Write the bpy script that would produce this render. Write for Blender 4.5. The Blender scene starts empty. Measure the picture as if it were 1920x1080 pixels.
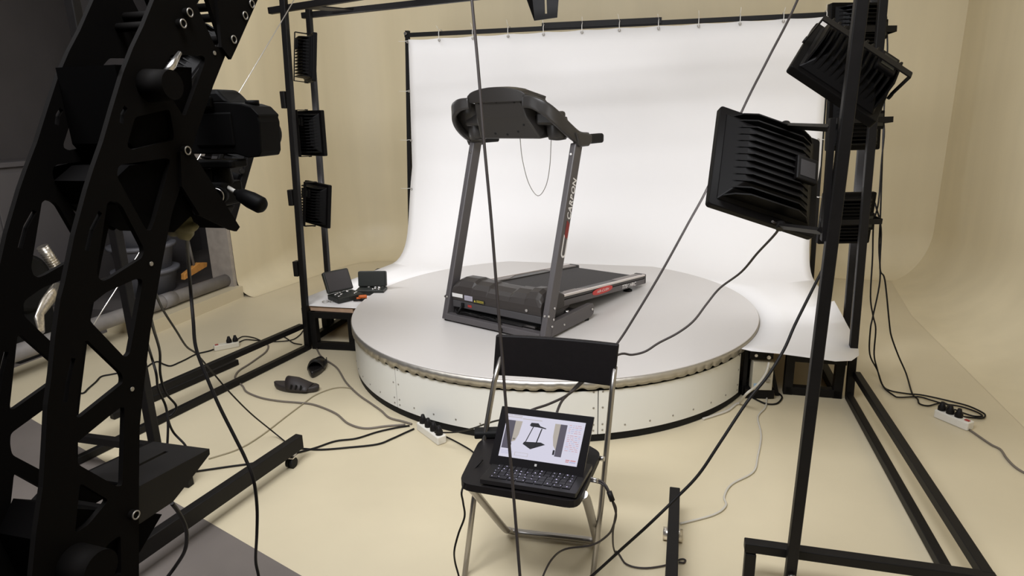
import bpy, bmesh, math, random, json
from mathutils import Vector, Matrix
random.seed(7)
S = bpy.context.scene
COL = S.collection
R = math.radians
PI = math.pi

# ------------------------------------------------------------------ camera
cam_data = bpy.data.cameras.new('camera')
cam_data.sensor_width = 36.0
cam_data.lens = 36.0 * 1204.0 / 1920.0
cam_data.clip_start = 0.05
cam = bpy.data.objects.new('camera', cam_data)
COL.objects.link(cam)
_p, _r = R(15.2), R(-1.32)
_x = Vector((math.cos(_r), math.sin(_r) * math.sin(_p), math.sin(_r) * math.cos(_p)))
_f = Vector((0, math.cos(_p), -math.sin(_p)))
_u = _x.cross(_f)
cam.matrix_world = Matrix(((_x.x, _u.x, -_f.x, 0), (_x.y, _u.y, -_f.y, 0), (_x.z, _u.z, -_f.z, 1.5), (0, 0, 0, 1)))
S.camera = cam

# ------------------------------------------------------------------ world, exposure
world = bpy.data.worlds.new('world')
S.world = world
world.use_nodes = True
world.node_tree.nodes['Background'].inputs[0].default_value = (0.75, 0.8, 1.0, 1)
world.node_tree.nodes['Background'].inputs[1].default_value = 0.012
S.view_settings.view_transform = 'Standard'
S.view_settings.look = 'None'
S.view_settings.gamma = 1.0
S.view_settings.exposure = 0.0
S.view_settings.use_curve_mapping = False
S.cycles.max_bounces = 8
S.cycles.diffuse_bounces = 5

# lamp and added fill powers (the lamps themselves are built further down)
P_SIDE, P_SIDE_R, P_BIG, P_TOP, P_FILL_F, P_FILL_B, P_FILL_L, P_FILL_R = (4.1, 2.8, 2.2, 0.3, 172.0, 3.0, 14.0, 4.0)
LAMP_COLOR = (0.985, 1.0, 1.04)

# ------------------------------------------------------------------ frames: the rig stands turned 15.2 degrees in the room
C0 = Vector((0.25, 3.96, 0))
RIG = Matrix.Translation(C0) @ Matrix.Rotation(R(-15.2), 4, 'Z')
WORLD = Matrix.Identity(4)
MILL = Matrix.Translation((-0.13, 3.415, 0.322)) @ Matrix.Rotation(R(-37.0), 4, 'Z')
CHAIR = Matrix.Translation((-0.002, 1.655, 0)) @ Matrix.Rotation(R(-16.5), 4, 'Z')

# ------------------------------------------------------------------ materials
def mat(name, col, rough=0.5, metal=0.0, noise=0.0, scale=8.0, bump=0.0, spec=0.5, stretch=None, emit=None):
    m = bpy.data.materials.new(name)
    m.use_nodes = True
    nt = m.node_tree
    b = nt.nodes['Principled BSDF']
    b.inputs['Base Color'].default_value = (*col, 1)
    b.inputs['Roughness'].default_value = rough
    b.inputs['Metallic'].default_value = metal
    b.inputs['Specular IOR Level'].default_value = spec
    if emit:
        b.inputs['Emission Color'].default_value = (*emit[0], 1)
        b.inputs['Emission Strength'].default_value = emit[1]
    if noise or bump:
        tc = nt.nodes.new('ShaderNodeTexCoord')
        mp = nt.nodes.new('ShaderNodeMapping')
        if stretch:
            mp.inputs['Scale'].default_value = stretch
        nz = nt.nodes.new('ShaderNodeTexNoise')
        nz.inputs['Scale'].default_value = scale
        nz.inputs['Detail'].default_value = 5
        nt.links.new(tc.outputs['Object'], mp.inputs['Vector'])
        nt.links.new(mp.outputs['Vector'], nz.inputs['Vector'])
        if noise:
            rp = nt.nodes.new('ShaderNodeValToRGB')
            rp.color_ramp.elements[0].position = 0.3
            rp.color_ramp.elements[1].position = 0.7
            rp.color_ramp.elements[0].color = tuple(max(0, c * (1 - noise)) for c in col) + (1,)
            rp.color_ramp.elements[1].color = tuple(min(1, c * (1 + noise)) for c in col) + (1,)
            nt.links.new(nz.outputs['Fac'], rp.inputs['Fac'])
            nt.links.new(rp.outputs['Color'], b.inputs['Base Color'])
        if bump:
            bp = nt.nodes.new('ShaderNodeBump')
            bp.inputs['Strength'].default_value = bump
            bp.inputs['Distance'].default_value = 0.004
            nt.links.new(nz.outputs['Fac'], bp.inputs['Height'])
            nt.links.new(bp.outputs['Normal'], b.inputs['Normal'])
    return m

M = {}
M['floor'] = mat('cream_floor_paint', (0.625, 0.546, 0.383), 0.38, noise=0.05, scale=1.7, bump=0.05)
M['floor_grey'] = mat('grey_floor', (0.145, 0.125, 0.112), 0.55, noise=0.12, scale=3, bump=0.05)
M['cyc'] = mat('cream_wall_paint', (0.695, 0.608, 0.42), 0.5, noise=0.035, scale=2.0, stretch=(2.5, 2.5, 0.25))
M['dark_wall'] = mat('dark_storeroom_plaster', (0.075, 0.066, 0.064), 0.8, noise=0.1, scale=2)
M['plaster'] = mat('grey_plaster_edge', (0.33, 0.29, 0.25), 0.8, noise=0.12, scale=14, bump=0.3)
M['ceiling'] = mat('ceiling_paint', (0.42, 0.38, 0.29), 0.8)
M['black'] = mat('black_powder_coat', (0.006, 0.0052, 0.005), 0.5, noise=0.15, scale=30, spec=0.22)
M['black_plate'] = mat('black_plate_paint', (0.0036, 0.0031, 0.0028), 0.75, spec=0.05)
M['lamp_black'] = mat('lamp_black_cast', (0.0028, 0.0024, 0.0024), 0.5, spec=0.12)
M['rubber'] = mat('black_rubber', (0.005, 0.005, 0.005), 0.65, spec=0.25)
M['cable'] = mat('black_cable', (0.008, 0.007, 0.007), 0.55, spec=0.2)
M['cable_brown'] = mat('grey_brown_cable', (0.16, 0.135, 0.11), 0.55)
M['cable_tan'] = mat('tan_thin_cable', (0.34, 0.29, 0.19), 0.6)
M['cable_white'] = mat('white_cable', (0.55, 0.52, 0.46), 0.5)
M['cable_grey'] = mat('dark_grey_cable', (0.040, 0.033, 0.031), 0.55, spec=0.3)
M['steel'] = mat('bright_steel', (0.62, 0.60, 0.58), 0.28, 1.0)
M['chair_steel'] = mat('dull_chair_steel', (0.42, 0.40, 0.38), 0.35, 1.0)
M['alu'] = mat('rim_aluminium', (0.50, 0.47, 0.42), 0.40, 0.85, noise=0.05, scale=12)
M['white_sheet'] = mat('white_backdrop_cloth', (0.83, 0.81, 0.80), 0.75, noise=0.012, scale=1.2, bump=0.06)
M['disc'] = mat('white_disc_top', (0.605, 0.575, 0.55), 0.42, noise=0.012, scale=2)
M['skirt'] = mat('white_skirt_panel', (0.78, 0.77, 0.72), 0.4, noise=0.015, scale=2)
M['screw'] = mat('grey_screw', (0.35, 0.33, 0.30), 0.45, 0.7)
M['mill_grey'] = mat('treadmill_grey_paint', (0.082, 0.074, 0.076), 0.42)
M['mill_dark'] = mat('treadmill_dark_plastic', (0.030, 0.027, 0.025), 0.4)
M['mill_cover'] = mat('treadmill_cover_plastic', (0.040, 0.034, 0.031), 0.42, spec=0.35)
M['mill_band'] = mat('treadmill_lower_band', (0.055, 0.052, 0.054), 0.45)
M['belt'] = mat('running_belt', (0.026, 0.022, 0.022), 0.75, noise=0.1, scale=90)
M['ribbed'] = mat('ribbed_foot_strip', (0.30, 0.265, 0.25), 0.45)
M['silver'] = mat('silver_trim', (0.74, 0.68, 0.65), 0.35, 0.6)
M['white_ink'] = mat('white_lettering', (0.78, 0.76, 0.75), 0.5)
M['grey_ink'] = mat('grey_lettering', (0.35, 0.33, 0.34), 0.5)
M['dark_label'] = mat('dark_grey_label', (0.022, 0.02, 0.02), 0.6, spec=0.2)
M['red'] = mat('red_badge', (0.55, 0.035, 0.03), 0.45)
M['dark_red'] = mat('dark_red_logo', (0.23, 0.02, 0.018), 0.5)
M['label_white'] = mat('white_sticker', (0.75, 0.73, 0.70), 0.55)
M['label_lilac'] = mat('lilac_sticker', (0.42, 0.40, 0.48), 0.55)
M['label_yellow'] = mat('yellow_mark', (0.55, 0.45, 0.06), 0.55)
M['label_black'] = mat('black_sticker', (0.012, 0.012, 0.008), 0.5)
M['shade_black'] = mat('interior_shade_black', (0.0012, 0.001, 0.001), 0.8, spec=0.03)  # shade inside the truss arm, put into the colour as deeper black
M['camera_black'] = mat('camera_black', (0.0020, 0.0018, 0.0018), 0.6, spec=0.10)
M['chair_plastic'] = mat('black_chair_plastic', (0.008, 0.0065, 0.007), 0.5, spec=0.3, noise=0.1, scale=60, bump=0.1)
M['laptop'] = mat('laptop_black', (0.010, 0.009, 0.010), 0.3)
M['keycap'] = mat('keycap_black', (0.014, 0.013, 0.016), 0.35)
M['screen'] = mat('screen_white', (0.02, 0.02, 0.02), 0.3, emit=((0.80, 0.78, 0.92), 0.80))
M['scr_grey'] = mat('screen_grey_bar', (0.02, 0.02, 0.02), 0.3, emit=((0.10, 0.09, 0.12), 0.9))
M['scr_tan'] = mat('screen_tan_bar', (0.02, 0.02, 0.02), 0.3, emit=((0.48, 0.43, 0.38), 0.9))
M['scr_black'] = mat('screen_black_shape', (0.01, 0.01, 0.01), 0.3, emit=((0.03, 0.03, 0.035), 0.8))
M['scr_red'] = mat('screen_red_text', (0.02, 0.02, 0.02), 0.3, emit=((0.62, 0.30, 0.32), 0.9))
M['scr_blue'] = mat('screen_blue_text', (0.02, 0.02, 0.02), 0.3, emit=((0.42, 0.44, 0.66), 0.9))
M['strip'] = mat('white_power_strip', (0.74, 0.71, 0.64), 0.45)
M['strip_far'] = mat('cream_power_strip', (0.66, 0.62, 0.52), 0.45)
M['switch_red'] = mat('red_switch', (0.35, 0.03, 0.025), 0.4)
M['shoe'] = mat('dark_brown_rubber', (0.028, 0.022, 0.021), 0.55)
M['shoe_black'] = mat('black_shiny_rubber', (0.010, 0.009, 0.009), 0.35)
M['case'] = mat('dark_green_black_plastic', (0.013, 0.015, 0.012), 0.5)
M['case_foam'] = mat('grey_foam', (0.045, 0.04, 0.04), 0.8)
M['orange'] = mat('orange_plastic', (0.62, 0.13, 0.02), 0.45)
M['green'] = mat('bright_green_plastic', (0.08, 0.45, 0.06), 0.45)
M['board'] = mat('raw_board_edge', (0.50, 0.33, 0.22), 0.6, noise=0.1, scale=20)
M['table_white'] = mat('white_table_paper', (0.66, 0.63, 0.64), 0.6)
M['psu'] = mat('beige_metal_box', (0.50, 0.46, 0.36), 0.45, noise=0.06, scale=10)
M['psu_blue'] = mat('blue_sticker', (0.30, 0.45, 0.62), 0.5)
M['pipe'] = mat('grey_plastic_pipe', (0.20, 0.185, 0.175), 0.5, noise=0.15, scale=9)
M['tub'] = mat('grey_plastic_tub', (0.145, 0.145, 0.16), 0.5)
M['broom'] = mat('orange_broom', (0.50, 0.22, 0.045), 0.8, noise=0.2, scale=25)
M['cloth'] = mat('olive_glove_cloth', (0.20, 0.18, 0.09), 0.8, noise=0.25, scale=30)
M['foil'] = mat('perforated_silver', (0.75, 0.70, 0.62), 0.3, 0.9, noise=0.25, scale=60)
M['glass'] = mat('lamp_glass', (0.85, 0.85, 0.83), 0.3, emit=(LAMP_COLOR, 0.25))
M['wood_tip'] = mat('ivory_knob', (0.7, 0.68, 0.62), 0.4)
M['cabinet'] = mat('grey_storeroom_cabinet', (0.11, 0.10, 0.10), 0.6, noise=0.05, scale=3)

# ------------------------------------------------------------------ mesh builder
class MB:
    """Collects shapes; everything is written into one mesh per part."""
    def __init__(self):
        self.v, self.f, self.s, self.mi = [], [], [], []
    def add(self, vs, fs, smooth=False, m=0):
        o = len(self.v)
        self.v += [tuple(Vector(p)) for p in vs]
        for f in fs:
            self.f.append([i + o for i in f]); self.s.append(smooth); self.mi.append(m)
        return self
    def box(self, c, d, mtx=None, m=0):
        x, y, z = d[0] / 2, d[1] / 2, d[2] / 2
        vs = [Vector((a * x, b * y, e * z)) for e in (-1, 1) for b in (-1, 1) for a in (-1, 1)]
        if mtx is not None:
            vs = [mtx @ p for p in vs]
        vs = [p + Vector(c) for p in vs]
        return self.add(vs, [(0, 2, 3, 1), (4, 5, 7, 6), (0, 1, 5, 4), (2, 6, 7, 3), (0, 4, 6, 2), (1, 3, 7, 5)], False, m)
    def span(self, lo, hi, m=0):
        return self.box([(a + b) / 2 for a, b in zip(lo, hi)], [abs(b - a) for a, b in zip(lo, hi)], None, m)
    def bar(self, p0, p1, w, h, up=(0, 0, 1), m=0):
        """square tube from p0 to p1; h along 'up', w across"""
        p0, p1 = Vector(p0), Vector(p1)
        d = (p1 - p0).normalized()
        upv = Vector(up)
        if abs(d.dot(upv)) > 0.95:
            upv = Vector((0, 1, 0))
        a = d.cross(upv).normalized(); b = a.cross(d).normalized()
        vs = []
        for p in (p0, p1):
            for sa, sb in ((-1, -1), (1, -1), (1, 1), (-1, 1)):
                vs.append(p + a * (sa * w / 2) + b * (sb * h / 2))
        return self.add(vs, [(0, 1, 2, 3), (7, 6, 5, 4), (0, 4, 5, 1), (1, 5, 6, 2), (2, 6, 7, 3), (3, 7, 4, 0)], False, m)
    def tube(self, pts, r, seg=8, flat=1.0, up=(0, 0, 1), cap=True, m=0):
        pts = [Vector(p) for p in pts]
        n = len(pts)
        rs = r if isinstance(r, (list, tuple)) else [r] * n
        t0 = (pts[1] - pts[0]).normalized()
        upv = Vector(up)
        if abs(t0.dot(upv)) > 0.95:
            upv = Vector((1, 0, 0))
        a = t0.cross(upv).normalized()
        vs = []
        for i, p in enumerate(pts):
            t = (pts[min(i + 1, n - 1)] - pts[max(i - 1, 0)]).normalized()
            a = (a - t * a.dot(t)).normalized(); b = t.cross(a)
            for k in range(seg):
                an = 2 * PI * k / seg
                vs.append(p + a * (math.cos(an) * rs[i]) + b * (math.sin(an) * rs[i] * flat))
        fs = [(i * seg + k, i * seg + (k + 1) % seg, (i + 1) * seg + (k + 1) % seg, (i + 1) * seg + k) for i in range(n - 1) for k in range(seg)]
        self.add(vs, fs, True, m)
        if cap:
            self.add([vs[k] for k in range(seg)], [tuple(range(seg))[::-1]], False, m)
            self.add([vs[(n - 1) * seg + k] for k in range(seg)], [tuple(range(seg))], False, m)
        return self
    def cyl(self, p0, p1, r0, r1=None, seg=20, m=0):
        return self.tube([p0, p1], [r0, r0 if r1 is None else r1], seg, m=m)
    def ring(self, c, ax, r, t, seg=20, m=0):
        c, ax = Vector(c), Vector(ax).normalized()
        a = ax.orthogonal().normalized(); b = ax.cross(a)
        pts = [c + (a * math.cos(2 * PI * k / seg) + b * math.sin(2 * PI * k / seg)) * r for k in range(seg + 1)]
        return self.tube(pts, t, 6, cap=False, m=m)
    def prism(self, poly, f3, t0, t1, m=0, holes=None):
        """2D outline (with optional holes) to a plate; f3(u, v, t) gives the point"""
        loops = [poly] + (holes or [])
        bm = bmesh.new()
        for lp in loops:
            vv = [bm.verts.new((p[0], p[1], 0)) for p in lp]
            for i in range(len(vv)):
                bm.edges.new((vv[i], vv[(i + 1) % len(vv)]))
        bmesh.ops.triangle_fill(bm, use_beauty=True, use_dissolve=False, edges=bm.edges[:])
        bm.verts.index_update()
        flat = [(v.co.x, v.co.y) for v in bm.verts]
        tris = [[v.index for v in f.verts] for f in bm.faces]
        bm.free()
        n = len(flat)
        vs = [f3(u, v, t0) for u, v in flat] + [f3(u, v, t1) for u, v in flat]
        fs = [tuple(t) for t in tris] + [tuple(i + n for i in reversed(t)) for t in tris]
        o = 0
        for lp in loops:
            k = len(lp)
            for i in range(k):
                a, b = o + i, o + (i + 1) % k
                fs.append((a, b, b + n, a + n))
            o += k
        return self.add(vs, fs, False, m)
    def loft(self, rings, closed=True, caps=True, smooth=True, m=0):
        k = len(rings[0]); vs = [p for rg in rings for p in rg]; fs = []
        for i in range(len(rings) - 1):
            for j in range(k if closed else k - 1):
                a, b = i * k + j, i * k + (j + 1) % k
                fs.append((a, b, b + k, a + k))
        self.add(vs, fs, smooth, m)
        if caps and closed:
            self.add(rings[0], [tuple(range(k))[::-1]], False, m)
            self.add(rings[-1], [tuple(range(k))], False, m)
        return self
    def lathe(self, prof, c=(0, 0, 0), ax=(0, 0, 1), seg=32, m=0, smooth=True):
        c, ax = Vector(c), Vector(ax).normalized()
        a = ax.orthogonal().normalized(); b = ax.cross(a)
        rings = [[c + ax * z + (a * math.cos(2 * PI * k / seg) + b * math.sin(2 * PI * k / seg)) * r for k in range(seg)] for r, z in prof]
        return self.loft(rings, True, True, smooth, m)
    def rbox(self, c, d, r, axis='z', mtx=None, seg=4, m=0):
        """box with four edges along axis rounded"""
        i, j, k = {'z': (0, 1, 2), 'x': (1, 2, 0), 'y': (0, 2, 1)}[axis]
        a, b, h = d[i] / 2, d[j] / 2, d[k] / 2
        ring = []
        for qx, qy, s in ((a - r, b - r, 0), (-a + r, b - r, 1), (-a + r, -b + r, 2), (a - r, -b + r, 3)):
            for q in range(seg + 1):
                an = PI / 2 * (s + q / seg)
                ring.append((qx + r * math.cos(an), qy + r * math.sin(an)))
        rings = []
        for t in (-h, h):
            rg = []
            for (u, v) in ring:
                p = [0, 0, 0]; p[i] = u; p[j] = v; p[k] = t
                p = Vector(p)
                if mtx is not None: p = mtx @ p
                rg.append(p + Vector(c))
            rings.append(rg)
        return self.loft(rings, True, True, False, m)

def smooth_path(pts, n=6):
    """Catmull-Rom through the points"""
    p = [Vector(q) for q in pts]
    if len(p) < 3: return p
    p = [p[0] * 2 - p[1]] + p + [p[-1] * 2 - p[-2]]
    out = []
    for i in range(1, len(p) - 2):
        for k in range(n):
            t = k / n
            a, b, c, d = p[i - 1], p[i], p[i + 1], p[i + 2]
            out.append(0.5 * ((2 * b) + (c - a) * t + (2 * a - 5 * b + 4 * c - d) * t * t + (3 * b - a - 3 * c + d) * t ** 3))
    out.append(p[-2])
    return out

def text_mb(body, size, f3, depth=0.0006, shear=0.0, offset=0.0, spacing=1.0, align='CENTER'):
    cu = bpy.data.curves.new('lettering_source', 'FONT')
    cu.body = body; cu.size = size; cu.align_x = align; cu.align_y = 'CENTER'
    cu.shear = shear; cu.offset = offset; cu.space_character = spacing; cu.fill_mode = 'FRONT'
    ob = bpy.data.objects.new('lettering_source', cu)
    COL.objects.link(ob)
    dg = bpy.context.evaluated_depsgraph_get()
    me = ob.evaluated_get(dg).to_mesh()
    mb = MB()
    vs = [f3(v.co.x, v.co.y) for v in me.vertices]
    mb.add(vs, [tuple(p.vertices) for p in me.polygons])
    bpy.data.objects.remove(ob); bpy.data.curves.remove(cu)
    return mb

def rotm(deg, ax):
    return Matrix.Rotation(R(deg), 3, ax)

# ------------------------------------------------------------------ objects
def tag(o, label=None, cat=None, group=None, kind=None):
    if label: o['label'] = label
    if cat: o['category'] = cat
    if group: o['group'] = group
    if kind: o['kind'] = kind
    return o

def mesh_from(mb, name, mats, base=(0, 0, 0), sharp=0):
    me = bpy.data.meshes.new(name)
    b = Vector(base)
    me.from_pydata([tuple(Vector(v) - b) for v in mb.v], [], mb.f)
    for x in (mats if isinstance(mats, (list, tuple)) else [mats]):
        me.materials.append(x)
    me.polygons.foreach_set('use_smooth', mb.s)
    me.polygons.foreach_set('material_index', mb.mi)
    bm = bmesh.new(); bm.from_mesh(me)
    bmesh.ops.remove_doubles(bm, verts=bm.verts, dist=1e-5)
    bmesh.ops.recalc_face_normals(bm, faces=bm.faces)
    bm.to_mesh(me); bm.free()
    if sharp: me.set_sharp_from_angle(angle=R(sharp))
    me.update()
    return me

def bevel(o, w, seg=2):
    md = o.modifiers.new('edge_round', 'BEVEL')
    md.width = w; md.segments = seg; md.limit_method = 'ANGLE'; md.angle_limit = R(40)
    return o

class Thing:
    def __init__(self, name, label, cat, base, frame=RIG, group=None):
        self.frame, self.base = frame, Vector(base)
        self.o = bpy.data.objects.new(name, None)
        self.o.empty_display_size = 0.05
        COL.objects.link(self.o)
        self.o.matrix_world = frame @ Matrix.Translation(self.base)
        tag(self.o, label, cat, group)
    def part(self, name, mb, mats, parent=None, label=None, bev=0, kind=None):
        o = bpy.data.objects.new(name, mesh_from(mb, name, mats, self.base))
        COL.objects.link(o)
        o.parent = parent if parent is not None else self.o
        if label: o['label'] = label
        if kind: o['kind'] = kind
        if bev: bevel(o, bev)
        return o

def single(name, label, cat, mb, mats, base=None, frame=WORLD, group=None, kind=None, bev=0, sharp=0):
    if base is None:
        xs = [v[0] for v in mb.v]; ys = [v[1] for v in mb.v]; zs = [v[2] for v in mb.v]
        base = ((min(xs) + max(xs)) / 2, (min(ys) + max(ys)) / 2, min(zs))
    o = bpy.data.objects.new(name, mesh_from(mb, name, mats, base, sharp))
    COL.objects.link(o)
    o.matrix_world = frame @ Matrix.Translation(Vector(base))
    tag(o, label, cat, group, kind)
    if bev: bevel(o, bev)
    return o

def struct(name, mb, mats, frame=RIG, bev=0, label=None, cat=None, sharp=0):
    return single(name, label, cat, mb, mats, base=(0, 0, 0), frame=frame, kind='structure', bev=bev, sharp=sharp)

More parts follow.
